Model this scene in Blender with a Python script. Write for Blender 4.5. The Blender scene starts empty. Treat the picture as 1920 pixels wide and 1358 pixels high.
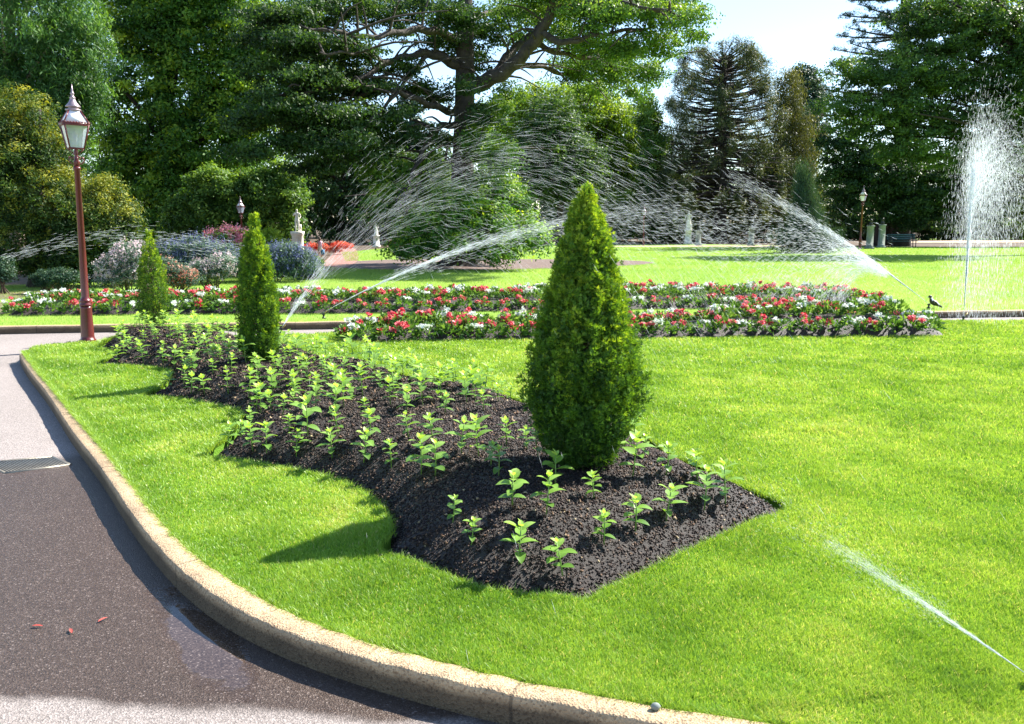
import bpy, bmesh, math, random
GR = 1.0
import numpy as np
from mathutils import Vector, Matrix
from mathutils.geometry import delaunay_2d_cdt
random.seed(7)
rng = np.random.default_rng(11)
S = bpy.context.scene
COL = S.collection
PI = math.pi
R = math.radians
# ---------------------------------------------------------------- camera
F, H0, VH = 1600.0, 1.8, 416.0          # focal in photo px, eye height, horizon row
PITCH = math.atan((679 - VH) / F)
cd = bpy.data.cameras.new('camera')
cd.sensor_width = 36; cd.lens = 36 * F / 1920; cd.clip_end = 2000; cd.clip_start = 0.05
cam = bpy.data.objects.new('camera', cd); COL.objects.link(cam)
cam.location = (0, 0, H0); cam.rotation_euler = (PI / 2 - PITCH, 0, 0)
S.camera = cam
cp, sp = math.cos(PITCH), math.sin(PITCH)
def ray(u, v):
    a = (u - 960) / F; b = (679 - v) / F
    return np.array([a, cp + b * sp, -sp + b * cp])
def P(u, v, z=0.0):
    d = ray(u, v); t = (z - H0) / d[2]
    return np.array([d[0] * t, d[1] * t, z])
def W(u, v, Y):
    d = ray(u, v); t = Y / d[1]
    return np.array([d[0] * t, Y, H0 + d[2] * t])
# ---------------------------------------------------------------- sun and sky
SUN_AZ = math.atan2(1.02, 1.72)           # direction towards the sun, from +x
SUN_EL = R(44)
sv = Vector((math.cos(SUN_EL) * math.cos(SUN_AZ), math.cos(SUN_EL) * math.sin(SUN_AZ), math.sin(SUN_EL)))
sl = bpy.data.lights.new('sun', 'SUN'); sl.energy = 5.0; sl.angle = R(0.5); sl.color = (1, .95, .86)
so = bpy.data.objects.new('sun', sl); COL.objects.link(so)
so.rotation_euler = sv.to_track_quat('Z', 'Y').to_euler()
w = bpy.data.worlds.new('World'); S.world = w; w.use_nodes = True
nt = w.node_tree
sk = nt.nodes.new('ShaderNodeTexSky'); sk.sky_type = 'NISHITA'; sk.sun_disc = False
sk.sun_elevation = SUN_EL; sk.sun_rotation = PI / 2 - SUN_AZ; sk.air_density = 1.0; sk.dust_density = 0.3; sk.ozone_density = 2.5
bg = nt.nodes['Background']; bg.inputs[1].default_value = 0.10
nt.links.new(sk.outputs[0], bg.inputs[0])
S.view_settings.view_transform = 'Standard'; S.view_settings.look = 'None'
S.view_settings.exposure = 1.56; S.view_settings.gamma = 1
S.cycles.max_bounces = 6; S.cycles.diffuse_bounces = 3; S.cycles.glossy_bounces = 2
S.cycles.transmission_bounces = 5; S.cycles.transparent_max_bounces = 12; S.cycles.volume_bounces = 0; S.cycles.volume_step_rate = 4; S.cycles.volume_max_steps = 64
S.cycles.caustics_reflective = False; S.cycles.caustics_refractive = False
S.cycles.sample_clamp_indirect = 4
# ---------------------------------------------------------------- tagging
def tag(o, label=None, cat=None, group=None, kind=None):
    if label: o['label'] = label
    if cat: o['category'] = cat
    if group: o['group'] = group
    if kind: o['kind'] = kind
    return o
def link(name, me, mat=None, parent=None, loc=None):
    o = bpy.data.objects.new(name, me); COL.objects.link(o)
    if mat is not None and me is not None:
        for m in (mat if isinstance(mat, (list, tuple)) else [mat]): me.materials.append(m)
    if parent is not None: o.parent = parent
    if loc is not None: o.location = loc
    return o
def empty(name, loc):
    o = bpy.data.objects.new(name, None); COL.objects.link(o); o.location = loc; o.empty_display_size = .2
    return o
def dup(o, loc, rz=0, sc=1.0, parent=None):
    c = o.copy(); COL.objects.link(c); c.location = loc; c.rotation_euler = (0, 0, rz)
    c.scale = (sc, sc, sc)
    for ch in kids[o.name]:
        d = ch.copy(); COL.objects.link(d); d.parent = c
        for g in kids.get(ch.name, []):
            e = g.copy(); COL.objects.link(e); e.parent = d
    return c
kids = {}
def reg(o):
    kids[o.name] = list(o.children)
    for c in o.children: kids[c.name] = list(c.children)
# ---------------------------------------------------------------- mesh helpers
def mesh_np(name, V, faces, tint=None, smooth=False, midx=None):
    """V (n,3); faces: list of (m,k) int arrays"""
    me = bpy.data.meshes.new(name)
    V = np.ascontiguousarray(V, dtype=np.float32)
    me.vertices.add(len(V)); me.vertices.foreach_set('co', V.ravel())
    loops = np.concatenate([f.ravel() for f in faces]).astype(np.int32)
    tot = np.concatenate([np.full(len(f), f.shape[1]) for f in faces]).astype(np.int32)
    st = np.concatenate([[0], np.cumsum(tot)[:-1]]).astype(np.int32)
    me.loops.add(len(loops)); me.loops.foreach_set('vertex_index', loops)
    me.polygons.add(len(tot)); me.polygons.foreach_set('loop_start', st); me.polygons.foreach_set('loop_total', tot)
    if smooth: me.polygons.foreach_set('use_smooth', np.ones(len(tot), dtype=bool))
    if midx is not None: me.polygons.foreach_set('material_index', np.asarray(midx, dtype=np.int32))
    me.update(calc_edges=True)
    if tint is not None:
        a = me.attributes.new('tint', 'FLOAT', 'POINT'); a.data.foreach_set('value', np.asarray(tint, dtype=np.float32))
    return me
class MB:
    def __init__(s): s.V = []; s.F = {}; s.T = []; s.n = 0; s.M = {}
    def add(s, V, F, tint=0.5, mi=0):
        V = np.asarray(V, dtype=float).reshape(-1, 3)
        for f in F:
            f = np.asarray(f)
            s.F.setdefault(f.shape[1], []).append(f + s.n); s.M.setdefault(f.shape[1], []).append(np.full(len(f), mi))
        s.V.append(V); s.T.append(np.broadcast_to(np.asarray(tint, dtype=float), (len(V),))); s.n += len(V)
    def me(s, name, smooth=False):
        ks = sorted(s.F)
        return mesh_np(name, np.concatenate(s.V), [np.concatenate(s.F[k]) for k in ks], np.concatenate(s.T), smooth,
                       np.concatenate([np.concatenate(s.M[k]) for k in ks]))
    def build(s, name, mat, parent=None, smooth=False, loc=None):
        return link(name, s.me(name, smooth), mat, parent, loc)
    def box(s, x0, x1, y0, y1, z0, z1, **k):
        V = [(x, y, z) for z in (z0, z1) for y in (y0, y1) for x in (x0, x1)]
        s.add(V, [np.array([[0, 2, 3, 1], [4, 5, 7, 6], [0, 1, 5, 4], [2, 6, 7, 3], [0, 4, 6, 2], [1, 3, 7, 5]])], **k)
    def tube(s, pts, rad, n=8, cap=True, **k):
        pts = np.asarray(pts, dtype=float); m = len(pts); rad = np.broadcast_to(np.asarray(rad, dtype=float), (m,))
        d = np.gradient(pts, axis=0); d /= np.linalg.norm(d, axis=1)[:, None] + 1e-9
        ref = np.array([0.0, 0, 1]) if abs(d[:, 2]).mean() < .8 else np.array([1.0, 0, 0])
        a = np.cross(d, ref); a /= np.linalg.norm(a, axis=1)[:, None] + 1e-9
        b = np.cross(d, a)
        th = np.arange(n) * 2 * PI / n
        V = pts[:, None] + rad[:, None, None] * (a[:, None] * np.cos(th)[None, :, None] + b[:, None] * np.sin(th)[None, :, None])
        i = np.arange(m - 1)[:, None] * n; j = np.arange(n)[None]; j2 = (j + 1) % n
        q = np.stack([i + j, i + j2, i + n + j2, i + n + j], -1).reshape(-1, 4)
        F = [q]
        if cap: F.append(np.array([np.arange(n)[::-1], (m - 1) * n + np.arange(n)]))
        s.add(V.reshape(-1, 3), F, **k)
    def lathe(s, prof, n=16, c=(0, 0, 0), sx=1, sy=1, rot=0, **k):
        prof = np.asarray(prof, dtype=float); m = len(prof); th = np.arange(n) * 2 * PI / n + rot
        V = np.stack([prof[:, 0:1] * np.cos(th) * sx + c[0], prof[:, 0:1] * np.sin(th) * sy + c[1], np.repeat(prof[:, 1:2], n, 1) + c[2]], -1)
        i = np.arange(m - 1)[:, None] * n; j = np.arange(n)[None]; j2 = (j + 1) % n
        q = np.stack([i + j, i + j2, i + n + j2, i + n + j], -1).reshape(-1, 4)
        s.add(V.reshape(-1, 3), [q, np.array([np.arange(n)[::-1], (m - 1) * n + np.arange(n)])], **k)
def unit(v): return v / (np.linalg.norm(v, axis=-1, keepdims=True) + 1e-9)
def rdir(n):
    return unit(rng.normal(size=(n, 3)))
def crom(pts, n=8, closed=False):
    pts = [np.asarray(p, dtype=float) for p in pts]
    out = []; N = len(pts)
    for i in range(N if closed else N - 1):
        if closed: a, b, c, d = pts[i - 1], pts[i], pts[(i + 1) % N], pts[(i + 2) % N]
        else: a, b, c, d = pts[max(i - 1, 0)], pts[i], pts[i + 1], pts[min(i + 2, N - 1)]
        for k in range(n):
            t = k / n
            out.append(.5 * ((2 * b) + (-a + c) * t + (2 * a - 5 * b + 4 * c - d) * t * t + (-a + 3 * b - 3 * c + d) * t ** 3))
    if not closed: out.append(pts[-1])
    return np.array(out)
def inpoly(x, y, poly):
    poly = np.asarray(poly); x = np.asarray(x); y = np.asarray(y)
    ins = np.zeros(x.shape, bool); j = len(poly) - 1
    for i in range(len(poly)):
        xi, yi = poly[i][:2]; xj, yj = poly[j][:2]
        c = ((yi > y) != (yj > y)) & (x < (xj - xi) * (y - yi) / (yj - yi + 1e-12) + xi)
        ins ^= c; j = i
    return ins
def polydist(x, y, poly):
    x = np.asarray(x, dtype=float); y = np.asarray(y, dtype=float); best = np.full(x.shape, 1e9)
    poly = np.asarray(poly)[:, :2]; n = len(poly)
    for i in range(n):
        a = poly[i]; b = poly[(i + 1) % n]; ab = b - a; L = ab @ ab + 1e-12
        t = np.clip(((x - a[0]) * ab[0] + (y - a[1]) * ab[1]) / L, 0, 1)
        best = np.minimum(best, np.hypot(x - a[0] - t * ab[0], y - a[1] - t * ab[1]))
    return best
def vnoise(x, y, s, seed=0):
    """smooth 2-D value noise in -1..1"""
    r = np.random.default_rng(seed); T = r.uniform(-1, 1, (64, 64))
    x = np.asarray(x) / s; y = np.asarray(y) / s
    xi = np.floor(x).astype(int); yi = np.floor(y).astype(int); fx = x - xi; fy = y - yi
    fx = fx * fx * (3 - 2 * fx); fy = fy * fy * (3 - 2 * fy)
    g = lambda a, b: T[a % 64, b % 64]
    return (g(xi, yi) * (1 - fx) + g(xi + 1, yi) * fx) * (1 - fy) + (g(xi, yi + 1) * (1 - fx) + g(xi + 1, yi + 1) * fx) * fy
# ---------------------------------------------------------------- materials
def newmat(name):
    m = bpy.data.materials.new(name); m.use_nodes = True
    return m, m.node_tree, m.node_tree.nodes['Principled BSDF'], m.node_tree.nodes['Material Output']
def ramp(nt, stops):
    r = nt.nodes.new('ShaderNodeValToRGB'); e = r.color_ramp.elements
    e[0].position, e[0].color = stops[0][0], (*stops[0][1], 1)
    e[1].position, e[1].color = stops[-1][0], (*stops[-1][1], 1)
    for p, c in stops[1:-1]:
        k = e.new(p); k.color = (*c, 1)
    return r
def noise(nt, scale, detail=4, rough=.55, coord='Object', vec=None):
    n = nt.nodes.new('ShaderNodeTexNoise'); n.inputs['Scale'].default_value = scale
    n.inputs['Detail'].default_value = detail; n.inputs['Roughness'].default_value = rough
    if vec is None:
        tc = nt.nodes.new('ShaderNodeTexCoord'); vec = tc.outputs[coord]
    nt.links.new(vec, n.inputs['Vector'])
    return n
def bump(nt, src, bsdf, strength=.5, dist=.02):
    b = nt.nodes.new('ShaderNodeBump'); b.inputs['Strength'].default_value = strength; b.inputs['Distance'].default_value = dist
    nt.links.new(src, b.inputs['Height']); nt.links.new(b.outputs[0], bsdf.inputs['Normal'])
    return b
def mat(name, c, rough=.6, c2=None, scale=8, bs=0, metallic=0, detail=5, spec=.5, dist=.02):
    m, nt, b, o = newmat(name)
    b.inputs['Roughness'].default_value = rough; b.inputs['Metallic'].default_value = metallic
    b.inputs['Specular IOR Level'].default_value = spec
    n = noise(nt, scale, detail)
    r = ramp(nt, [(.3, c), (.7, c2 or tuple(x * .75 for x in c))])
    nt.links.new(n.outputs[0], r.inputs[0]); nt.links.new(r.outputs[0], b.inputs['Base Color'])
    if bs: bump(nt, n.outputs[0], b, bs, dist)
    return m
def leafmat(name, stops, trans=.4, rough=.5, spec=.35, tcol=None, patch=None):
    """foliage: colour by the per-leaf tint attribute, part diffuse and part light passing through"""
    m, nt, b, o = newmat(name)
    a = nt.nodes.new('ShaderNodeAttribute'); a.attribute_name = 'tint'
    r = ramp(nt, stops); src = a.outputs['Fac']
    if patch:
        n = noise(nt, patch[0], 3); ma = nt.nodes.new('ShaderNodeMath'); ma.operation = 'MULTIPLY_ADD'
        nt.links.new(n.outputs[0], ma.inputs[0]); ma.inputs[1].default_value = patch[1]
        mb = nt.nodes.new('ShaderNodeMath'); mb.operation = 'SUBTRACT'; nt.links.new(src, mb.inputs[0]); mb.inputs[1].default_value = patch[1] * .5
        nt.links.new(mb.outputs[0], ma.inputs[2]); src = ma.outputs[0]
    nt.links.new(src, r.inputs[0])
    nt.links.new(r.outputs[0], b.inputs['Base Color'])
    b.inputs['Roughness'].default_value = rough; b.inputs['Specular IOR Level'].default_value = spec
    t = nt.nodes.new('ShaderNodeBsdfTranslucent')
    mx = nt.nodes.new('ShaderNodeMix'); mx.data_type = 'RGBA'; mx.blend_type = 'MULTIPLY'; mx.inputs[0].default_value = 1
    nt.links.new(r.outputs[0], mx.inputs[6]); mx.inputs[7].default_value = (*(tcol or (1.5, 1.35, .5)), 1)
    nt.links.new(mx.outputs[2], t.inputs[0])
    ms = nt.nodes.new('ShaderNodeMixShader'); ms.inputs[0].default_value = trans
    nt.links.new(b.outputs[0], ms.inputs[1]); nt.links.new(t.outputs[0], ms.inputs[2]); nt.links.new(ms.outputs[0], o.inputs[0])
    return m
# ================================================================ ground, road, kerb, lawns
def soilmat(name, c1, c2, rough=.75, scale=40):
    m, nt, b, o = newmat(name)
    n1 = noise(nt, scale, 8, .7); n2 = noise(nt, 2.0, 3)
    r = ramp(nt, [(.3, c1), (.55, c2), (.75, tuple(min(1, x * 2.6) for x in c2))])
    nt.links.new(n1.outputs[0], r.inputs[0])
    mx = nt.nodes.new('ShaderNodeMix'); mx.data_type = 'RGBA'; mx.blend_type = 'MULTIPLY'; mx.inputs[0].default_value = .5
    r2 = ramp(nt, [(.3, (.6, .6, .6)), (.7, (1.2, 1.1, 1.0))]); nt.links.new(n2.outputs[0], r2.inputs[0])
    nt.links.new(r.outputs[0], mx.inputs[6]); nt.links.new(r2.outputs[0], mx.inputs[7]); nt.links.new(mx.outputs[2], b.inputs['Base Color'])
    b.inputs['Roughness'].default_value = rough
    bump(nt, n1.outputs[0], b, .8, .03)
    return m
M_soil = soilmat('bark mulch soil', (.006, .0045, .004), (.03, .022, .018), .6, 60)
M_ground = soilmat('leaf litter ground', (.03, .02, .012), (.11, .075, .045), .9, 3)
M_redpath = soilmat('red gravel path', (.20, .09, .07), (.30, .16, .13), .85, 20)
M_tan = soilmat('tan gravel path', (.34, .25, .16), (.5, .38, .26), .85, 20)
M_bark = soilmat('tree circle bark', (.05, .035, .028), (.17, .12, .1), .85, 14)

def lawnmat(name, near=True):
    m, nt, b, o = newmat(name)
    n1 = noise(nt, 60 if near else 5, 6, .7); n2 = noise(nt, .7 if near else .25, 5, .6)
    r = ramp(nt, [(.3, (.09, .21, .02)), (.7, (.17, .34, .035))]); nt.links.new(n1.outputs[0], r.inputs[0])
    r2 = ramp(nt, [(.3, (.8, .9, .8)), (.7, (1.25, 1.08, .9))]); nt.links.new(n2.outputs[0], r2.inputs[0])
    mx = nt.nodes.new('ShaderNodeMix'); mx.data_type = 'RGBA'; mx.blend_type = 'MULTIPLY'; mx.inputs[0].default_value = 1
    nt.links.new(r.outputs[0], mx.inputs[6]); nt.links.new(r2.outputs[0], mx.inputs[7]); nt.links.new(mx.outputs[2], b.inputs['Base Color'])
    b.inputs['Roughness'].default_value = .85; b.inputs['Specular IOR Level'].default_value = .15
    bump(nt, n1.outputs[0], b, .6, .03)
    return m
M_lawn = lawnmat('lawn turf'); M_farlawn = lawnmat('far lawn turf', False)
M_farlawn.node_tree.nodes['Principled BSDF'].inputs['Roughness'].default_value = .9
for nd in M_farlawn.node_tree.nodes:
    if nd.type == 'VALTORGB' and nd.color_ramp.elements[0].color[2] < .1:
        nd.color_ramp.elements[0].color = (.18, .31, .055, 1); nd.color_ramp.elements[1].color = (.28, .43, .09, 1)

def flat_poly(name, outer, holes=(), z=0.0, skirt=0.0, mat_=None, grid=None, zf=None):
    """triangulated sheet from an outline with holes; optional vertical skirt along every edge"""
    pts = []; edges = []; 
    for lp in [outer] + list(holes):
        s = len(pts); n = len(lp)
        pts += [Vector((float(p[0]), float(p[1]))) for p in lp]
        edges += [(s + i, s + (i + 1) % n) for i in range(n)]
    if grid is not None: pts += [Vector((float(a), float(b))) for a, b in grid]
    vo, eo, fo, *_ = delaunay_2d_cdt(pts, edges, [], 0, 1e-5)
    V = np.array([(v[0], v[1], z) for v in vo])
    T = np.array([f for f in fo if len(f) == 3])
    c = V[T].mean(1)
    keep = inpoly(c[:, 0], c[:, 1], outer)
    for h in holes: keep &= ~inpoly(c[:, 0], c[:, 1], h)
    T = T[keep]
    a = V[T]; nz = np.cross(a[:, 1] - a[:, 0], a[:, 2] - a[:, 0])[:, 2]
    T[nz < 0] = T[nz < 0][:, ::-1]
    if zf is not None: V[:, 2] = zf(V[:, 0], V[:, 1])
    used = np.unique(T); mp = -np.ones(len(V), int); mp[used] = np.arange(len(used)); V = V[used]; T = mp[T]
    mb = MB(); mb.add(V, [T])
    if skirt:
        for lp in [outer] + list(holes):
            lp = np.asarray(lp)[:, :2]; n = len(lp)
            VV = np.concatenate([np.c_[lp, np.full(n, z)], np.c_[lp, np.full(n, z - skirt)]])
            i = np.arange(n); j = (i + 1) % n
            mb.add(VV, [np.stack([i, j, j + n, i + n], -1)])
    return mb.build(name, mat_)

# --- outlines traced from the scene's ground plan (photo px -> ground)
kerb_out = [(36,666),(51,693),(84,733),(106,766),(133,810),(166,850),(201,896),(232,950),(262,990),(288,1022),(320,1063),(357,1100),(390,1125),(427,1149),(464,1170),(514,1190),(567,1209),(661,1240),(744,1262),(866,1288),(954,1312),(1054,1334),(1181,1358),(1400,1392),(1750,1430),(2300,1470)]
kerb_in = [(48,663),(73,695),(106,733),(137,772),(172,812),(205,852),(243,898),(271,940),(316,997),(341,1026),(390,1063),(444,1104),(501,1137),(560,1166),(639,1200),(752,1229),(866,1257),(997,1288),(1129,1312),(1260,1332),(1369,1352),(1560,1378),(1850,1408),(2330,1440)]
def smooth_line(px, k=130):
    a = crom([P(u, v)[:2] for u, v in px], 8); d = np.r_[0, np.cumsum(np.linalg.norm(np.diff(a, axis=0), axis=1))]
    t = np.linspace(0, d[-1], 240); a = np.stack([np.interp(t, d, a[:, i]) for i in (0, 1)], -1)
    for _ in range(k): a[1:-1] = (a[:-2] + a[1:-1] * 2 + a[2:]) / 4
    return a
KO = smooth_line(kerb_out); KI = smooth_line(kerb_in)
back_edge = [(60,653),(95,646),(158,641.5),(260,639),(400,634),(560,628),(700,620),(1000,613),(1400,608),(1800,603),(2000,601),(2600,597)]
BE = np.array([P(u, v)[:2] for u, v in back_edge])
LAWN_OUT = np.concatenate([KI[::2], [[4.5, KI[-1][1]], [14, 5.0], [20, 12.0]], BE[::-1]])
bed_px = [(178,655),(200,659),(212,668),(208,676),(168,687),(230,689),(275,693),(310,698),(315,708),(300,728),(262,748),(330,752),(400,766),(438,773),(449,784),(440,802),(420,824),(380,857),(440,866),(520,879),(600,893),(660,915),(700,940),(724,968),(732,1000),(706,1031),(760,1050),(820,1075),(880,1098),(950,1112),(1040,1121),(1100,1127),(1140,1106),(1220,1070),(1300,1031),(1400,986),(1480,955),(1440,930),(1375,908),(1335,884),(1300,868),(1262,858),(1240,838),(1210,820),(1130,800),(1060,786),(1000,772),(985,756),(940,742),(860,733),(800,727),(770,708),(720,697),(650,690),(620,676),(570,664),(520,660),(490,648),(440,640),(370,636),(300,628),(240,630),(200,640)]
BED = np.array([P(u, v)[:2] for u, v in bed_px])
BED = crom(BED, 3, True)
def bedh(x, y):
    d = polydist(x, y, BED)
    k = np.clip(d / .75, 0, 1)
    h = -.105 + .35 * (1 - (1 - k) ** 2) + .012 * vnoise(x, y, .17, 3) + .02 * vnoise(x, y, .5, 4)
    return h
def onbed(u, v, guess=.15):
    z = guess
    for _ in range(12):
        p = P(u, v, z); z = .5 * z + .5 * float(bedh(np.array([p[0]]), np.array([p[1]]))[0])
    p = P(u, v, z); return p

lawn = tag(flat_poly('lawn', LAWN_OUT, [BED], 0.0, .12, M_lawn), kind='structure')
gx, gy = np.meshgrid(np.arange(BED[:, 0].min(), BED[:, 0].max(), .05), np.arange(BED[:, 1].min(), BED[:, 1].max(), .05))
gx = gx.ravel() + rng.uniform(-.018, .018, gx.size); gy = gy.ravel() + rng.uniform(-.018, .018, gy.size)
k = inpoly(gx, gy, BED) & (polydist(gx, gy, BED) > .02); gx, gy = gx[k], gy[k]
bed = flat_poly('garden_bed_soil', BED, [], 0, 0, M_soil, np.c_[gx, gy], zf=bedh)
for p in bed.data.polygons: p.use_smooth = True
tag(bed, kind='structure')

# soil crumbs and bark chips over the mound
def chips(name, n, inside, hf, mat_, s0, s1, yref=5.0):
    x0, x1, y0, y1 = inside[:, 0].min(), inside[:, 0].max(), inside[:, 1].min(), inside[:, 1].max()
    X = rng.uniform(x0, x1, n * 6); Y = rng.uniform(y0, y1, n * 6)
    k = inpoly(X, Y, inside) & (rng.uniform(size=n * 6) < np.clip((yref / Y) ** 2, 0, 1)); X, Y = X[k][:n], Y[k][:n]; n = len(X)
    Z = hf(X, Y)
    s = rng.uniform(s0, s1, n) ** 1.0 * np.clip(Y / yref, 1, 2)
    base = np.array([(1, 0, -.4), (-.5, .85, -.4), (-.5, -.85, -.4), (0, 0, .9)])
    Q = np.empty((n, 4, 3))
    a, b, c = rdir(n), rdir(n), rdir(n)
    b = unit(np.cross(a, b)); c = np.cross(a, b)
    el = rng.uniform(.4, 1.6, n)
    for i in range(4):
        Q[:, i] = (a * (base[i, 0] * el)[:, None] + b * base[i, 1] + c * base[i, 2] * .7) * s[:, None]
    Q += np.stack([X, Y, Z + s * .3], -1)[:, None]
    i = np.arange(n)[:, None] * 4
    F = np.concatenate([i + np.array([[0, 2, 1]]), i + np.array([[0, 1, 3]]), i + np.array([[1, 2, 3]]), i + np.array([[2, 0, 3]])])
    t = np.repeat(rng.uniform(0, 1, n), 4)
    return link(name, mesh_np(name, Q.reshape(-1, 3), [F], t), mat_)
def tintmat(name, stops, rough=.6, spec=.5):
    m, nt, b, o = newmat(name)
    a = nt.nodes.new('ShaderNodeAttribute'); a.attribute_name = 'tint'; r = ramp(nt, stops)
    nt.links.new(a.outputs['Fac'], r.inputs[0]); nt.links.new(r.outputs[0], b.inputs['Base Color'])
    b.inputs['Roughness'].default_value = rough; b.inputs['Specular IOR Level'].default_value = spec
    return m
M_chip = tintmat('bark chips', [(0, (.008, .005, .0045)), (.6, (.032, .021, .018)), (.9, (.075, .05, .04)), (1, (.20, .14, .10))], .6, .25)
tag(chips('bark_mulch', 90000, BED, bedh, M_chip, .004, .011), kind='stuff')
M_chip2 = tintmat('coarse bark and straw', [(0, (.02, .012, .009)), (.5, (.09, .05, .03)), (.85, (.16, .10, .06)), (1, (.42, .34, .2))], .7, .2)
tag(chips('bark_mulch', 2600, BED, bedh, M_chip2, .008, .017), kind='stuff')

# road
def roadmat():
    m, nt, b, o = newmat('asphalt, partly wet')
    tc = nt.nodes.new('ShaderNodeTexCoord')
    vor = nt.nodes.new('ShaderNodeTexVoronoi'); vor.inputs['Scale'].default_value = 150; nt.links.new(tc.outputs['Object'], vor.inputs['Vector'])
    fine = noise(nt, 90, 6, .75); mid = noise(nt, 1.6, 5, .6); big = noise(nt, .5, 4)
    sc_ = nt.nodes.new('ShaderNodeSeparateColor'); nt.links.new(vor.outputs['Color'], sc_.inputs[0])
    dry = ramp(nt, [(.0, (.16, .14, .13)), (.5, (.26, .23, .215)), (1, (.37, .33, .31))]); nt.links.new(sc_.outputs[0], dry.inputs[0])
    wet = ramp(nt, [(.0, (.034, .022, .015)), (.6, (.066, .045, .034)), (.88, (.082, .058, .045)), (.97, (.13, .10, .085)), (1, (.22, .18, .16))]); nt.links.new(sc_.outputs[0], wet.inputs[0])
    # the wet patch: world y between two wavering lines
    sep = nt.nodes.new('ShaderNodeSeparateXYZ'); nt.links.new(tc.outputs['Object'], sep.inputs[0])
    def M(op, a, bb, c=None):
        k = nt.nodes.new('ShaderNodeMath'); k.operation = op
        for i, x in enumerate((a, bb, c)):
            if x is None: continue
            if isinstance(x, (int, float)): k.inputs[i].default_value = x
            else: nt.links.new(x, k.inputs[i])
        return k.outputs[0]
    wob = M('MULTIPLY', M('SUBTRACT', mid.outputs[0], .5), .35)
    yy = M('ADD', sep.outputs['Y'], wob)
    lo = M('SMOOTH_MIN', 1, 1, 0) if False else None
    a1 = nt.nodes.new('ShaderNodeMapRange'); a1.interpolation_type = 'SMOOTHSTEP'
    ylo = M('ADD', yy, M('MULTIPLY', sep.outputs['X'], .10)); nt.links.new(ylo, a1.inputs[0]); a1.inputs[1].default_value = 2.95; a1.inputs[2].default_value = 3.06
    a2 = nt.nodes.new('ShaderNodeMapRange'); a2.interpolation_type = 'SMOOTHSTEP'
    yhi = M('SUBTRACT', yy, M('MULTIPLY', sep.outputs['X'], .5)); nt.links.new(yhi, a2.inputs[0]); a2.inputs[1].default_value = 7.9; a2.inputs[2].default_value = 7.6; a2.inputs[3].default_value = 0; a2.inputs[4].default_value = 1
    a2.inputs[1].default_value = 8.55; a2.inputs[2].default_value = 8.85; a2.inputs[3].default_value = 1; a2.inputs[4].default_value = 0
    wetm = M('MULTIPLY', a1.outputs[0], a2.outputs[0])
    # far crosswise path damp too beyond y=13
    mx = nt.nodes.new('ShaderNodeMix'); mx.data_type = 'RGBA'; nt.links.new(wetm, mx.inputs[0]); nt.links.new(dry.outputs[0], mx.inputs[6]); nt.links.new(wet.outputs[0], mx.inputs[7])
    st = ramp(nt, [(.35, (.88, .86, .84)), (.65, (1.08, 1.06, 1.05))]); nt.links.new(big.outputs[0], st.inputs[0])
    m2 = nt.nodes.new('ShaderNodeMix'); m2.data_type = 'RGBA'; m2.blend_type = 'MULTIPLY'; m2.inputs[0].default_value = 1
    nt.links.new(mx.outputs[2], m2.inputs[6]); nt.links.new(st.outputs[0], m2.inputs[7]); nt.links.new(m2.outputs[2], b.inputs['Base Color'])
    rr = nt.nodes.new('ShaderNodeMapRange'); nt.links.new(wetm, rr.inputs[0]); rr.inputs[3].default_value = .9; rr.inputs[4].default_value = .36
    # standing water fills the texture in the gutter hollow
    gx_ = M('MULTIPLY', M('ADD', M('ADD', sep.outputs['X'], M('MULTIPLY', sep.outputs['Y'], .62)), -.86), 3.4)
    gy_ = M('MULTIPLY', M('ADD', sep.outputs['Y'], -3.75), 1.25)
    dd_ = M('SQRT', M('ADD', M('MULTIPLY', gx_, gx_), M('MULTIPLY', gy_, gy_)), 0)
    pu = nt.nodes.new('ShaderNodeMapRange'); pu.interpolation_type = 'SMOOTHSTEP'; nt.links.new(M('ADD', dd_, M('MULTIPLY', M('SUBTRACT', mid.outputs[0], .5), 1.6)), pu.inputs[0]); pu.inputs[1].default_value = .62; pu.inputs[2].default_value = .42
    pu.inputs[1].default_value = .42; pu.inputs[2].default_value = .66; pu.inputs[3].default_value = 1; pu.inputs[4].default_value = 0
    inv = M('SUBTRACT', 1, pu.outputs[0])
    nt.links.new(M('MULTIPLY_ADD', rr.outputs[0], inv, .04), b.inputs['Roughness'])
    h = M('MULTIPLY', M('ADD', M('MULTIPLY', vor.outputs['Distance'], 1.0), M('MULTIPLY', fine.outputs[0], .8)), inv)
    bump(nt, h, b, .6, .006)
    return m
M_road = roadmat()
mb = MB(); mb.add([(-60, -12, -.12), (60, -12, -.12), (60, 20, -.12), (-60, 20, -.12)], [np.array([[0, 1, 2, 3]])])
road = tag(mb.build('road', M_road), kind='structure')
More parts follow.
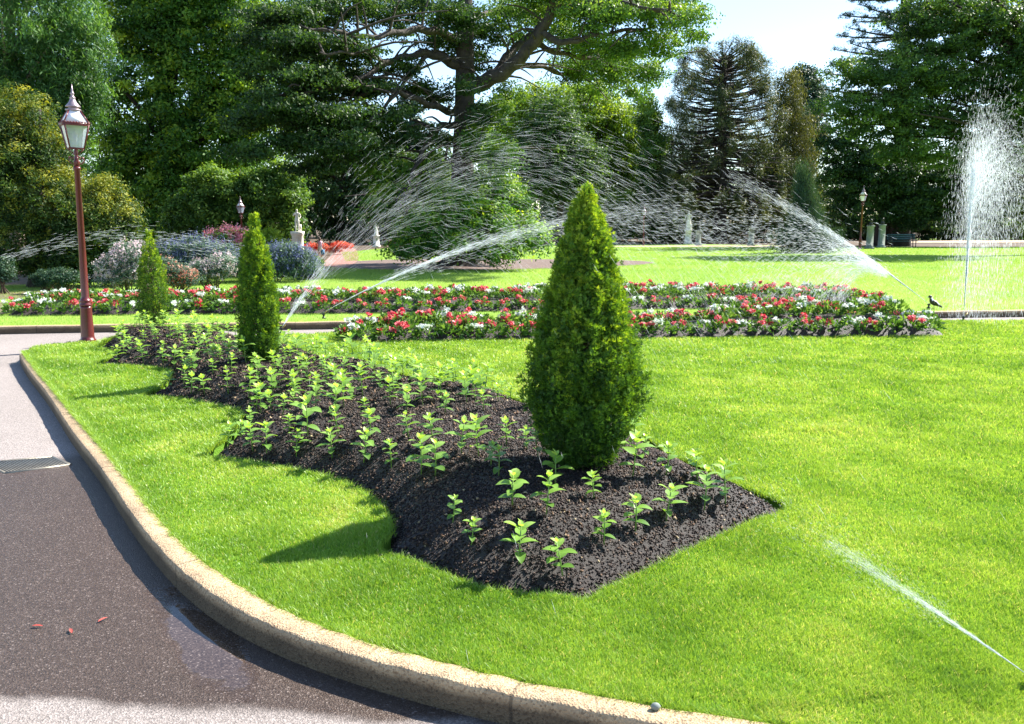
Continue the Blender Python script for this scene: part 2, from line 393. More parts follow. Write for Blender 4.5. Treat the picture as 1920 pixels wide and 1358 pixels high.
# kerbs
def kerbmat():
    m, nt, b, o = newmat('exposed aggregate concrete')
    tc = nt.nodes.new('ShaderNodeTexCoord')
    v = nt.nodes.new('ShaderNodeTexVoronoi'); v.inputs['Scale'].default_value = 110; nt.links.new(tc.outputs['Object'], v.inputs['Vector'])
    n = noise(nt, 3, 4); r = ramp(nt, [(0, (.42, .30, .18)), (.5, (.52, .39, .24)), (1, (.24, .16, .09))])
    sp_ = nt.nodes.new('ShaderNodeSeparateColor'); nt.links.new(v.outputs['Color'], sp_.inputs[0]); nt.links.new(sp_.outputs[0], r.inputs[0])
    r2 = ramp(nt, [(.3, (.75, .72, .7)), (.7, (1.1, 1.08, 1.05))]); nt.links.new(n.outputs[0], r2.inputs[0])
    mx = nt.nodes.new('ShaderNodeMix'); mx.data_type = 'RGBA'; mx.blend_type = 'MULTIPLY'; mx.inputs[0].default_value = 1
    nt.links.new(r.outputs[0], mx.inputs[6]); nt.links.new(r2.outputs[0], mx.inputs[7]); # damp splash zone, with the backlit face's shade also put into the colour
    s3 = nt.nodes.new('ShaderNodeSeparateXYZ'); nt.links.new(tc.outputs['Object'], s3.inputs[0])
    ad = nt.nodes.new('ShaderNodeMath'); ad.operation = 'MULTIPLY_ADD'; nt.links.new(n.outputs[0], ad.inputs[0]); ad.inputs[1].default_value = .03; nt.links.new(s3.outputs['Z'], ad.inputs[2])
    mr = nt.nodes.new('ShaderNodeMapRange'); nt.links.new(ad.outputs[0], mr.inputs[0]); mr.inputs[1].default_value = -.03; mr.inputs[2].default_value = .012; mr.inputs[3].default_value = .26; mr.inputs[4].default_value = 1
    at = nt.nodes.new('ShaderNodeAttribute'); at.attribute_name = 'tint'
    pp_ = nt.nodes.new('ShaderNodeMath'); pp_.operation = 'PINGPONG'; nt.links.new(at.outputs['Fac'], pp_.inputs[0]); pp_.inputs[1].default_value = 1.1
    jr = nt.nodes.new('ShaderNodeMapRange'); nt.links.new(pp_.outputs[0], jr.inputs[0]); jr.inputs[1].default_value = .004; jr.inputs[2].default_value = .010; jr.inputs[3].default_value = .5; jr.inputs[4].default_value = 1
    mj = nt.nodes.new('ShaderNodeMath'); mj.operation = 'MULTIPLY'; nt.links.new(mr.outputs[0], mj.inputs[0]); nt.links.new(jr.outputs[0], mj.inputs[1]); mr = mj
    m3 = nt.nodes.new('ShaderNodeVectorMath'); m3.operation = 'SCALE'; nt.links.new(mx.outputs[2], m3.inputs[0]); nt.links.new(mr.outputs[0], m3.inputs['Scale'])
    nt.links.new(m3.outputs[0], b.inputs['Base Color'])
    b.inputs['Roughness'].default_value = .85; bump(nt, v.outputs['Distance'], b, .8, .006)
    return m
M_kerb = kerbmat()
def resample(a, n):
    d = np.r_[0, np.cumsum(np.linalg.norm(np.diff(a, axis=0), axis=1))]; t = np.linspace(0, d[-1], n)
    return np.stack([np.interp(t, d, a[:, i]) for i in range(a.shape[1])], -1)
def kerb(name, out, inn, ztop=.012, zb=-.14, n=1500):
    # match the inner line to the outer one by nearest direction so the width stays even
    A = resample(out, n); B = resample(inn, 1200)
    dd = ((A[:, None] - B[None]) ** 2).sum(-1); B = B[dd.argmin(1)]
    for _ in range(60): B[1:-1] = (B[:-2] + B[1:-1] * 2 + B[2:]) / 4
    prof = [(0.02, zb, 0), (0.0, ztop - .03, 0), (.035, ztop - .006, 0), (.10, ztop, 0), (.9, ztop, 0), (1.0, ztop - .01, 0), (1.0, zb, 0)]
    rows = []
    jit = .005 * vnoise(np.arange(n) * .09, np.zeros(n), 1.0, 5)
    for t, z, _ in prof:
        C = A + (B - A) * t
        rows.append(np.c_[C, np.full(n, z) + (jit if z > -.1 else 0)])
    V = np.stack(rows, 1); kx = len(prof)
    i = np.arange(n - 1)[:, None] * kx; j = np.arange(kx - 1)[None]
    q = np.stack([i + j, i + j + 1, i + kx + j + 1, i + kx + j], -1).reshape(-1, 4)
    Ls = np.r_[0, np.cumsum(np.linalg.norm(np.diff(A, axis=0), axis=1))]; mb = MB(); mb.add(V.reshape(-1, 3), [q], tint=np.repeat(Ls, kx))
    mb.add(V[0], [np.arange(kx)[None]]); mb.add(V[-1], [np.arange(kx)[::-1][None]])
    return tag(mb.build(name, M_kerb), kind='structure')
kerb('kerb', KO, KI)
fk = [(-700,620),(-200,617),(0,614),(170,611),(440,607.5),(700,604),(1100,598),(1400,593),(1750,586),(1920,583.5),(2500,576),(3400,566)]
FK = np.array([P(u, v)[:2] for u, v in fk])
FKs = crom(FK, 6); FKi = FKs + np.array([0, .14])
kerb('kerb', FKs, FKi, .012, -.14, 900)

# far ground and far lawn
mb = MB()
ys = [-400, 18.5, 19.5, 900]
V = []; 
for y, z in zip(ys, (-.3, -.3, -.03, -.03)): V += [(-900, y, z), (900, y, z)]
mb.add(V, [np.array([[0, 1, 3, 2], [2, 3, 5, 4], [4, 5, 7, 6]])])
tag(mb.build('ground', M_ground), kind='structure')
far_px = [(-700,533),(0,536),(60,534),(200,527),(330,517),(430,507),(600,500),(650,497)]
backline = [P(u, v)[:2] for u, v in [(640,474),(760,462),(1100,459.0),(1300,458),(1560,462),(1700,463),(2200,463)]]
FAR = np.concatenate([FKi, [[70, 30], [70, 60]], np.array(backline)[::-1], np.array([P(u, v)[:2] for u, v in far_px])[::-1], [[-25, 17]]])
flawn = tag(flat_poly('far_lawn', FAR, [], 0.0, .12, M_farlawn), kind='structure')
# tree circle, paths
def sheet(name, px, m_, z=.004, kind='structure', closed=True):
    c = crom([P(u, v)[:2] for u, v in px], 5, True)
    return tag(flat_poly(name, c, [], z, 0, m_), kind=kind), c
_, CIRC = sheet('tree_circle_soil', [(600,500),(680,505),(800,507),(950,506),(1100,502),(1200,497),(1226,493),(1190,489),(1100,487),(950,486),(800,486),(680,489),(620,494)], M_bark)
sheet('brick_path', [(596,512),(640,505),(668,492),(672,478),(664,466),(640,466),(628,474),(614,486),(598,498)], M_redpath, .008)
sheet('gravel_path', [(1090,462.2),(1300,461),(1560,461.6),(1560,463.2),(1300,463.2),(1090,463.6)], M_tan, .008)
sheet('gravel_path', [(1700,452),(2300,450),(2300,453),(1700,455.5)], M_tan, .012)
sheet('sunny_lawn', [(1780,447.5),(2300,446.5),(2300,449),(1780,450)], M_farlawn, .02)
sheet('dark_path', [(0,549),(60,545),(110,541),(170,536),(172,541),(110,548),(55,556),(0,562),(-300,572),(-300,556)], M_bark, .008)
# drain grate in the road beside the kerb
g = [P(u, v, -.116) for u, v in [(-30,868),(98,856.5),(133,871),(10,887)]]
def lerp2(s, t): return (g[0] * (1 - s) + g[1] * s) * (1 - t) + (g[3] * (1 - s) + g[2] * s) * t
dr = empty('drain_grate', tuple(g[0])); tag(dr, 'rectangular steel drain grate set in the asphalt beside the kerb', 'drain grate')
M_steel = mat('worn galvanised steel', (.36, .33, .27), .5, (.22, .2, .16), 12, .2, metallic=.6)
M_hole = mat('drain pit', (.01, .01, .01), .9)
def loc(v): return np.asarray(v) - g[0]
mb = MB(); mb.add([loc(lerp2(0, 0)), loc(lerp2(1, 0)), loc(lerp2(1, 1)), loc(lerp2(0, 1))], [np.array([[3, 2, 1, 0]])]); mb.build('pit', M_hole, dr)
mb = MB()
for i in range(21):
    s = (i + .5) / 21
    a, c = loc(lerp2(s, .03)), loc(lerp2(s + .0, .97)); mb.tube([a + [0, 0, -.002], c + [0, 0, -.002]], .0065, 4)
mb.build('bar', M_steel, dr)
mb = MB()
for a, c in (((0, 0), (1, 0)), ((1, 0), (1, 1)), ((1, 1), (0, 1)), ((0, 1), (0, 0))): mb.tube([loc(lerp2(*a)) + [0, 0, -.004], loc(lerp2(*c)) + [0, 0, -.004]], .012, 4)
mb.build('grate_frame', M_steel, dr)
# expansion joint across the road
a, c = P(-500, 672, -.119), P(36, 666, -.119)
mb = MB(); d_ = np.array([0, .02, 0]); mb.add([a, c, c + d_, a + d_], [np.array([[0, 1, 2, 3]])])
tag(mb.build('road_joint_line', mat('tar joint', (.02, .02, .02), .8)), kind='structure')

# ================================================================ grass blades
def blades(name, X, Y, h, wd, lean, tint, mat_, z0=0.0, nseg=2, dz=None):
    n = len(X); th = rng.uniform(0, 2 * PI, n); ph = rng.uniform(0, 2 * PI, n)
    s = np.stack([np.cos(th), np.sin(th), np.zeros(n)], -1) * (wd * .5)[:, None]
    L = np.stack([np.cos(ph), np.sin(ph), np.zeros(n)], -1) * (lean * h)[:, None]
    B = np.stack([X, Y, np.full(n, z0) if dz is None else dz], -1)
    up = np.array([0, 0, 1.0])
    if nseg == 2:
        m1 = B + up * (h * .6)[:, None] + L * .35; tp = B + up * h[:, None] + L
        V = np.stack([B - s, B + s, m1 + s * .8, m1 - s * .8, tp], 1)
        i = np.arange(n)[:, None] * 5
        F = [i + np.array([[0, 1, 2, 3]]), i + np.array([[3, 2, 4]])]; kk = 5
    else:
        tp = B + up * h[:, None] + L
        V = np.stack([B - s, B + s, tp], 1); i = np.arange(n)[:, None] * 3; F = [i + np.array([[0, 1, 2]])]; kk = 3
    me = mesh_np(name, V.reshape(-1, 3), F, np.repeat(tint, kk))
    return link(name, me, mat_)
M_grass = leafmat('grass blades', [(0, (.10, .23, .02)), (.5, (.245, .43, .048)), (.85, (.38, .54, .09)), (1, (.66, .62, .28))], .45, .4, .5, (1.4, 1.2, .7), patch=(1.1, .32))
def scatter(n, poly, holes, y0, y1, ref):
    """points with density falling as 1/distance^2 beyond ref"""
    xs = []; ys = []
    tot = 0
    while tot < n:
        m = n
        y = y0 * (y1 / y0) ** rng.uniform(size=m)      # density ~ 1/y, x width ~ y  => 1/y^2
        x = rng.uniform(-.75, .75, m) * y
        k = inpoly(x, y, poly)
        for h in holes: k &= ~inpoly(x, y, h)
        xs.append(x[k]); ys.append(y[k]); tot += k.sum()
        if k.sum() < 10: break
    return np.concatenate(xs)[:n], np.concatenate(ys)[:n]
NB = int(820000 * GR)
X, Y = scatter(NB, LAWN_OUT, [BED], 2.6, 17, 4)
n = len(X)
h = (.020 + .014 * rng.uniform(size=n) + .012 * vnoise(X, Y, .25, 8) + .008 * vnoise(X, Y, .09, 18)).clip(.012) * np.clip(Y / 6, .9, 1.5)
wd = .0026 * np.clip(Y / 3.6, .9, 4) * rng.uniform(.7, 1.4, n)
tint = (.5 + .18 * rng.normal(size=n) + .22 * vnoise(X, Y, .35, 9) + .15 * vnoise(X, Y, 1.3, 10)).clip(0, .93)
tf = vnoise(X, Y, .16, 21) * .6 + vnoise(X, Y, .45, 22) * .6; tu = tf > .62; tint[tu] = (tint[tu] - .12).clip(0, 1); h[tu] *= 1.2
tint[rng.uniform(size=n) < .03] = 1
tag(blades('grass', X, Y, h, wd, rng.uniform(.2, 1.0, n), tint, M_grass), kind='stuff')
# shaggy rims along the kerb and the bed
def rim(line, n, out=0.03, hmax=.06):
    A = resample(np.asarray(line), n * 2)[rng.permutation(n * 2)[:n]] + rng.normal(0, out, (n, 2))
    return A
rimpts = np.concatenate([rim(KI, int(30000 * GR), .012), rim(np.r_[BED, BED[:1]], int(26000 * GR), .012)])
n = len(rimpts); hh = rng.uniform(.03, .06, n) * np.clip(rimpts[:, 1] / 6, .8, 1.3)
tag(blades('grass', rimpts[:, 0], rimpts[:, 1], hh, .003 * np.clip(rimpts[:, 1] / 4, .9, 4), rng.uniform(.4, 1.3, n), rng.uniform(.2, .8, n), M_grass, z0=-.012), kind='stuff')
X, Y = scatter(int(420000 * GR), FAR, [CIRC], 14.5, 62, 4)
n = len(X)
wd = .0022 * Y / 6 * rng.uniform(.7, 1.4, n); h = rng.uniform(.03, .05, n) * np.clip(Y / 20, 1, 1.6)
tint = (.78 + .14 * rng.normal(size=n) + .12 * vnoise(X, Y, 1.6, 9) + .10 * vnoise(X, Y * 3, 5, 10)).clip(0, 1)
M_grassf = leafmat('far grass blades', [(0, (.12, .25, .03)), (.5, (.23, .38, .055)), (1, (.37, .49, .12))], .42, .6, .2, (1.2, 1.2, .8), patch=(.35, .3))
tag(blades('grass', X, Y, h, wd, rng.uniform(.2, .9, n), tint, M_grassf, nseg=1), kind='stuff')
# ================================================================ seedlings in the mound
def leaf_verts(L, Wd, az, z, tilt, droop, fold=.25, n=5):
    """one ovate leaf: returns V, F, leaving the stem at height z towards azimuth az"""
    V = []; 
    for i in range(n + 1):
        t = i / n
        r = L * t * math.cos(tilt * (1 - .3 * t)); zz = z + L * (math.sin(tilt) * t - droop * t * t)
        ww = Wd * .5 * (math.sin(PI * min(1, t ** .75)) ** .8 if 0 < t < 1 else 0) + (.0015 if t < 1 else 0)
        ca, sa = math.cos(az), math.sin(az)
        for s in (-1, 0, 1):
            V.append((r * ca - s * ww * sa, r * sa + s * ww * ca, zz + abs(s) * ww * fold))
    F = []
    for i in range(n):
        for s in (0, 1):
            a = i * 3 + s; F.append((a, a + 1, a + 4, a + 3))
    return np.array(V), np.array(F)
M_seed = leafmat('seedling leaves', [(0, (.11, .24, .04)), (.5, (.26, .45, .08)), (1, (.48, .64, .16))], .45, .38, .5, (1.3, 1.25, .5))
M_stem = mat('seedling stem', (.14, .26, .05), .5, (.2, .3, .07), 30)
def seedling(hh, k):
    mb = MB(); r = random.Random(k)
    mb.tube([(0, 0, -.02), (0.002 * r.uniform(-1, 1), .003, hh * .5), (r.uniform(-.006, .006), r.uniform(-.006, .006), hh)], [.0035, .003, .002], 6)
    st = mb.build('seedling', M_stem)
    lv = MB(); a0 = r.uniform(0, PI)
    levels = [(.30, .062, .036, .15, .35), (.52, .085, .044, .5, .4), (.70, .085, .044, .6, .4), (.85, .074, .038, .75, .35), (.96, .042, .020, 1.0, .15), (1.0, .026, .012, 1.3, 0)]
    for i, (f, L, wd, tilt, dr) in enumerate(levels):
        az = a0 + i * PI / 2 + r.uniform(-.25, .25)
        for s in (0, PI):
            sc = r.uniform(.72, 1.0) * hh / .15
            V, Fq = leaf_verts(L * sc, wd * sc * r.uniform(.9, 1.15), az + s + r.uniform(-.2, .2), hh * f, tilt + r.uniform(-.25, .2), dr * r.uniform(.6, 1.3), r.uniform(.1, .4))
            lv.add(V, [Fq], tint=min(1, max(0, .15 + .15 * i + r.uniform(-.15, .15))))
    lv.build('leaves', M_seed, st, smooth=True)
    return st
protos = [seedling(.13 + .014 * i, i) for i in range(7)]
for p in protos: reg(p)
manual = [(884,1021),(849,979),(961,949),(973,1057),(1055,1082),(1024,965),(1041,911),(1114,935),(1132,1021),(1191,996),(1249,977),(1320,956),(1360,944),(1186,895),(1249,890),(1207,857),(1308,902),(935,893),(816,895),(790,890),(898,857),(921,874),(734,878),(682,867),(696,817),(767,822),(813,832),(865,850),(949,834),(989,843),(474,846),(500,851),(556,856),(623,860),(577,819),(542,811),(635,814),(358,738),(384,739),(428,738),(466,747),(489,776),(345,722),(1010,858)]
lab = {0:'leggy seedling leaning in the front left slope of the bed',1:'broad shaded seedling on the left flank of the near slope',3:'seedling third nearest the front corner of the soil bed',4:'small seedling nearest the camera at the front corner of the bed',
 7:'tall seedling standing just in front of the big conifer trunk',6:'seedling left in front of the big conifer base',2:'bright seedling in the middle of the dark near slope',5:'wide flat leaved seedling centred on the near slope',8:'seedling in the right half of the front slope, above the corner',
 9:'pale seedling right of centre on the front slope',10:'pale seedling between the front slope and the right hand pair',11:'large seedling at the right end of the bed, left one of a pair',12:'seedling at the right end of the bed, right one of a pair',16:'small seedling behind the right hand pair at the lawn edge',
 13:'seedling just right of the big conifer base',14:'lone seedling at the lawn edge right of the big conifer',15:'seedling tucked behind the big conifer on its right'}
pts = []; 
for i, (u, v) in enumerate(manual): pts.append((*onbed(u, v), lab.get(i)))
tries = 0
B_ = [tuple(p[:2]) for p in pts]
PT = [tuple(onbed(1085, 862)[:2]), tuple(onbed(488, 668)[:2]), tuple(onbed(290, 606)[:2])]
cand = np.c_[rng.uniform(BED[:, 0].min(), BED[:, 0].max(), 30000), rng.uniform(BED[:, 1].min(), BED[:, 1].max(), 30000)]
cand = cand[inpoly(cand[:, 0], cand[:, 1], BED)]; cd_ = polydist(cand[:, 0], cand[:, 1], BED)
cand = cand[(cd_ > .15)]
limit = P(600, 835)[1]
for x, y in cand:
    if len(pts) > 286: break
    p_u = 960 + x / y * 1600
    if y < limit and p_u > 430: continue
    if any(math.hypot(x - a, y - b) < .23 for a, b in PT): continue
    if any((x - a) ** 2 + (y - b) ** 2 < .225 ** 2 for a, b in B_): continue
    z = float(bedh(np.array([x]), np.array([y]))[0]); pts.append((x, y, z, None)); B_.append((x, y))
y_a, y_b = PT[1][1], PT[2][1]
for i, (x, y, z, l) in enumerate(pts):
    k = i % 7
    o = protos[k] if i < 7 else dup(protos[k], (0, 0, 0))
    o.location = (x, y, z); o.rotation_euler = (random.uniform(-.12, .12), random.uniform(-.12, .12), random.uniform(0, 6.28))
    s = random.uniform(1.02, 1.42); o.scale = (s * 1.06, s * 1.06, s * random.uniform(.85, 1.1))
    if l is None:
        if i < len(manual): l = 'young green seedling in the loose rows left of the big conifer'
        elif y < y_a: l = 'young green seedling in the dense planting between the big and the middle conifer'
        elif y < y_b: l = 'young green seedling in the planting beyond the middle conifer'
        else: l = 'young green seedling around the small farthest conifer'
    tag(o, l, 'seedling', 'seedlings planted in the soil mound')

# ================================================================ the three clipped conifers
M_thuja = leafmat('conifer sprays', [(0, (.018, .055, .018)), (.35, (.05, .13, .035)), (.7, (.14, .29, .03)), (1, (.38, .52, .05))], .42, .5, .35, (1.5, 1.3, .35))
M_twig = mat('conifer twigs', (.10, .065, .04), .8, (.05, .035, .02), 20, .4)
def thuja(label, base, prof, Hh, n, seed, loose=0.0):
    """prof: list of (height fraction, radius)"""
    r = np.random.default_rng(seed)
    root = empty('conifer', tuple(base)); tag(root, label, 'conifer', 'clipped conifers along the soil mound')
    prof = [(a_, b_ * .88) for a_, b_ in prof]; fz = np.array([p[0] for p in prof]); fr = np.array([p[1] for p in prof])
    nt_ = n // 26                       # upright flame-shaped tufts of flat sprays
    tz = r.uniform(0, 1, nt_ * 4); keep = r.uniform(size=nt_ * 4) < ((np.interp(tz, fz, fr) / fr.max()) * .92 + .08) * (1 - loose * .55 * np.clip(1 - tz * 2.6, 0, 1)); tz = tz[keep][:nt_]; nt_ = len(tz)
    ta = r.uniform(0, 2 * PI, nt_); tr_ = np.interp(tz, fz, fr) * (1 + .10 * vnoise(ta * 2.5 + 40, tz * 7, 1.0, seed) + r.normal(0, 1, nt_) * (.07 + .05 * loose * (1 - tz))) * (1 - .5 * r.uniform(0, 1, nt_) ** 3)
    tout = np.stack([np.cos(ta), np.sin(ta), np.zeros(nt_)], -1)
    tl = r.uniform(.07, .15, nt_) * (Hh / 1.8) ** .6 * (1 - .3 * tz)
    tdir = unit(tout * (r.uniform(.25, .6, nt_) + loose * .55 * (1 - tz) ** 2)[:, None] + np.array([0, 0, 1.0]) + r.normal(0, .14, (nt_, 3)))
    tc_ = tout * (tr_ - tl * .25)[:, None] + np.array([0, 0, 1]) * (tz * Hh - tl * .6)[:, None]
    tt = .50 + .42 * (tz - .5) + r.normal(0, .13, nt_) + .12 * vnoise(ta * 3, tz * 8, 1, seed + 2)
    n = nt_ * 26; k = np.repeat(np.arange(nt_), 26); f = r.uniform(0, 1, n)
    rad_ = tl[k] * .33 * (1 - f * .8) * np.sqrt(r.uniform(0, 1, n)) ; o3 = r.normal(size=(n, 3)); o3 = unit(o3 - tdir[k] * (o3 * tdir[k]).sum(1, keepdims=True))
    C = tc_[k] + tdir[k] * (tl[k] * f)[:, None] + o3 * rad_[:, None]
    out = tout[k]; zz = tz[k]
    d = unit(tdir[k] + o3 * r.uniform(.2, .9 + loose * .5, n)[:, None] + r.normal(0, .22, (n, 3)))
    side = unit(np.cross(d, unit(out + r.normal(0, .6, (n, 3)))))
    L = r.uniform(.018, .042, n) * (Hh / 1.8) ** .5
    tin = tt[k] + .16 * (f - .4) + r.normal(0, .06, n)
    Vs = []; Ts = []
    for a, l, off in ((0, 1.0, 0), (.5, .75, .25), (-.5, .75, .25), (.8, .5, .5), (-.8, .5, .5)):
        dd = d * math.cos(a) + side * math.sin(a); w_ = np.cross(dd, np.cross(d, side)); w_ = unit(w_)
        b0 = C + d * (L * off)[:, None] - out * .0
        ll = (L * l * r.uniform(.8, 1.2, n))[:, None]; ww = (L * .065 * r.uniform(.8, 1.4, n))[:, None]
        Vs.append(np.stack([b0, b0 + dd * ll * .5 + w_ * ww, b0 + dd * ll, b0 + dd * ll * .5 - w_ * ww], 1)); Ts.append(np.repeat(tin + (.12 if l > .7 else 0) + r.normal(0, .05, n), 4))
    V = np.concatenate(Vs).reshape(-1, 3); m = len(V) // 4
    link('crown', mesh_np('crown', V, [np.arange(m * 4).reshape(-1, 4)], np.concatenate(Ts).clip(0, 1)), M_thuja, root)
    mb = MB(); mb.tube([(0, 0, -.1), (.01, 0, Hh * .4), (0, 0, Hh * .85)], [.028 * Hh / 1.8, .02, .006], 8)
    mb.build('trunk', M_twig, root, True)
    mb = MB()
    for _ in range(150):
        z0 = r.uniform(.03, .8) * Hh; a = r.uniform(0, 2 * PI); rr = float(np.interp(z0 / Hh, fz, fr)) * r.uniform(.6, .95)
        mb.tube([(0, 0, z0), (rr * .6 * math.cos(a), rr * .6 * math.sin(a), z0 + .05), (rr * math.cos(a), rr * math.sin(a), z0 + .14)], [.006, .004, .002], 4, cap=False)
    mb.build('branches', M_twig, root)
    return root
def silh(u0, vb, rows, Y, zbase, top_v):
    ht = W(u0, top_v, Y)[2] - zbase
    out = []
    for v, ul, ur in rows:
        z = W(u0, v, Y)[2] - zbase; out.append((z / ht, (ur - ul) / 2 / F * Y * 1.0))
    return ht, sorted(out)
b1 = onbed(1092, 868)
ht, pr = silh(1092, 868, [(872,1050,1125),(845,1028,1150),(800,1004,1180),(760,985,1192),(700,980,1190),(650,988,1180),(600,998,1160),(540,1005,1148),(490,1015,1128),(450,1028,1115),(400,1050,1100),(362,1068,1076)], b1[1], b1[2], 356)
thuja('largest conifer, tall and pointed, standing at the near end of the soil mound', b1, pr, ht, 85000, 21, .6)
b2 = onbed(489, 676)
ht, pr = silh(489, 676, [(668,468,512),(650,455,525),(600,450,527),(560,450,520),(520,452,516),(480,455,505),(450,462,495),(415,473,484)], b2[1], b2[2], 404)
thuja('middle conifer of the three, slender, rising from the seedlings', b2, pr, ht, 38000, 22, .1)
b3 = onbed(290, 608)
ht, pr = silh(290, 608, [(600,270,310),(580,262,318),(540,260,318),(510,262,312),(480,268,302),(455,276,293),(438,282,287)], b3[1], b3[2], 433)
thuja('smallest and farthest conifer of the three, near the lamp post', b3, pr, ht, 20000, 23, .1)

# ================================================================ flowering bedding plants
M_bedleaf = leafmat('bedding leaves', [(0, (.04, .10, .02)), (.5, (.10, .22, .04)), (1, (.20, .34, .08))], .4, .5, .3, (1.3, 1.2, .5))
M_red = leafmat('red petals', [(0, (.40, .03, .05)), (.5, (.72, .10, .14)), (1, (.92, .38, .38))], .35, .6, .2, (1.2, .8, .8))
M_white = leafmat('white petals', [(0, (.55, .62, .50)), (.5, (.80, .84, .78)), (1, (.9, .9, .88))], .3, .6, .2, (1, 1, .95))
def bedplant(k, col):
    r = np.random.default_rng(100 + k); n = 130
    a = rdir(n); a[:, 2] = abs(a[:, 2]) * .9 + .05
    c = a * (r.uniform(.35, 1, n) ** .5)[:, None] * np.array([.15, .15, .17])
    d = unit(a + r.normal(0, .5, (n, 3)) + [0, 0, .3]); s = unit(np.cross(d, rdir(n)))
    L = r.uniform(.05, .085, n)[:, None]; w_ = L * .24
    V = np.stack([c, c + d * L * .5 + s * w_, c + d * L, c + d * L * .5 - s * w_], 1).reshape(-1, 3)
    root = link('flowering_plant', mesh_np('bedding_leaves', V, [np.arange(n * 4).reshape(-1, 4)], np.repeat(r.uniform(0, 1, n), 4)), M_bedleaf)
    n = 70 if col == 'white' else 120
    cc = r.normal(0, 1, (4, 3)) * [.08, .08, .02] + [0, 0, .155]
    c = cc[r.integers(0, 4, n)] + r.normal(0, .022, (n, 3)) * [1, 1, .6]; c[:, 2] = np.maximum(c[:, 2], .08)
    nrm = unit(r.normal(0, .6, (n, 3)) + [0, 0, .9]); e1 = unit(np.cross(nrm, rdir(n))); e2 = np.cross(nrm, e1)
    s = r.uniform(.015, .026, n)[:, None]
    V = np.stack([c + (e1 * math.cos(t) + e2 * math.sin(t)) * s * (1 if i % 2 else .75) for i, t in enumerate(np.arange(6) * PI / 3)], 1).reshape(-1, 3)
    link('blossoms', mesh_np('blossoms', V, [np.arange(n * 6).reshape(-1, 6)], np.repeat(r.uniform(0, 1, n), 6)), M_red if col == 'red' else M_white, root)
    reg(root); return root
fp = {c: [bedplant(i + (10 if c == 'red' else 0), c) for i in range(4)] for c in ('red', 'white')}
usedp = set()
def bedplants(poly, hf, where, grp, sp_):
    x0, x1, y0, y1 = poly[:, 0].min(), poly[:, 0].max(), poly[:, 1].min(), poly[:, 1].max(); c = 0
    cnt = 0
    pl2 = resample(np.r_[poly, poly[:1]], int(np.linalg.norm(np.diff(np.r_[poly, poly[:1]], axis=0), axis=1).sum() / sp_ / .95))
    cen = poly.mean(0); cs_ = [tuple(p_ + unit(np.array([(cen[0] - p_[0]) * .05, cen[1] - p_[1]])) * .10) for p_ in pl2]   # edging row first
    gx_, gy_ = np.meshgrid(np.arange(x0, x1, sp_), np.arange(y0, y1, sp_ * .9)); gx_[1::2] += sp_ / 2
    cs_ += [(a + random.uniform(-.05, .05), b_ + random.uniform(-.05, .05)) for a, b_ in zip(gx_.ravel(), gy_.ravel())]
    done = []
    for px, py in cs_:
        if not inpoly(np.array([px]), np.array([py]), poly)[0] or polydist([px], [py], poly)[0] < .03: continue
        if any((px - a) ** 2 + (py - b_) ** 2 < (sp_ * .74) ** 2 for a, b_ in done): continue
        done.append((px, py))
        col = 'red' if (int(round(px / sp_)) + int(round(py / sp_))) % 2 else 'white'
        if col == 'white' and random.random() < .2: col = 'red'
        p = random.choice(fp[col])
        if p.name in usedp: o = dup(p, (0, 0, 0))
        else: o = p; usedp.add(p.name)
        z = float(hf(np.array([px]), np.array([py]))[0])
        o.location = (px, py, z); o.rotation_euler = (0, 0, random.uniform(0, 6.28)); s = random.uniform(1.0, 1.35); o.scale = (s, s, s * random.uniform(.85, 1.1))
        tag(o, f'low {col} flowering plant in the {where}', 'flowering plant', grp); cnt += 1
    print('plants', where, cnt)
def bed2(name, px, hmax, wid, hx=0):
    c = crom([P(u, v)[:2] for u, v in px], 4, True)
    f = lambda x, y: .008 + (hmax + hx * np.clip((x - 2.5) / 2, 0, 1)) * (1 - (1 - np.clip(polydist(x, y, c) / wid, 0, 1)) ** 2)
    gx, gy = np.meshgrid(np.arange(c[:, 0].min(), c[:, 0].max(), .2), np.arange(c[:, 1].min(), c[:, 1].max(), .2)); gx, gy = gx.ravel(), gy.ravel()
    k = inpoly(gx, gy, c) & (polydist(gx, gy, c) > .05)
    o = flat_poly(name, c, [], .008, 0, M_soil, np.c_[gx[k], gy[k]], zf=f); tag(o, kind='structure')
    return c, f
rear, rf_ = bed2('rear_flower_bed_soil', [(15,592),(60,592),(300,590),(700,588),(1000,583),(1250,580),(1400,578),(1560,578),(1650,580),(1640,573),(1560,565),(1400,561),(1150,562),(900,567),(600,571),(300,575),(110,577),(60,579)], .20, .6)
bedplants(rear, rf_, 'long rear flower bed beyond the path', 'plants in the rear flower bed', .42)
front, ff_ = bed2('front_flower_bed_soil', [(632,636),(680,644),(780,640),(1000,638),(1400,633),(1740,632),(1760,627),(1690,618),(1600,613),(1400,614),(1150,617),(900,620),(740,623),(700,627)], .14, .5, .14)
bedplants(front, ff_, 'front flower bed on the near lawn', 'plants in the front flower bed', .345)
# small bed of lime seedlings at the left edge
sb = crom([P(u, v)[:2] for u, v in [(-60,592),(5,590),(45,580),(75,574),(50,569),(0,568),(-80,570)]], 4, True)
tag(flat_poly('seedling_bed_soil', sb, [], .012, 0, M_bark), kind='structure')
c = 0
for x in np.arange(sb[:, 0].min(), sb[:, 0].max(), .27):
    for y in np.arange(sb[:, 1].min(), sb[:, 1].max(), .30):
        if inpoly(np.array([x]), np.array([y]), sb)[0] and c < 13:
            o = dup(protos[c % 7], (x + random.uniform(-.05, .05), y, .01), random.uniform(0, 6), 1.5); c += 1
            tag(o, 'lime green young plant in the far bed at the left edge', 'seedling', 'young plants in the far left bed')
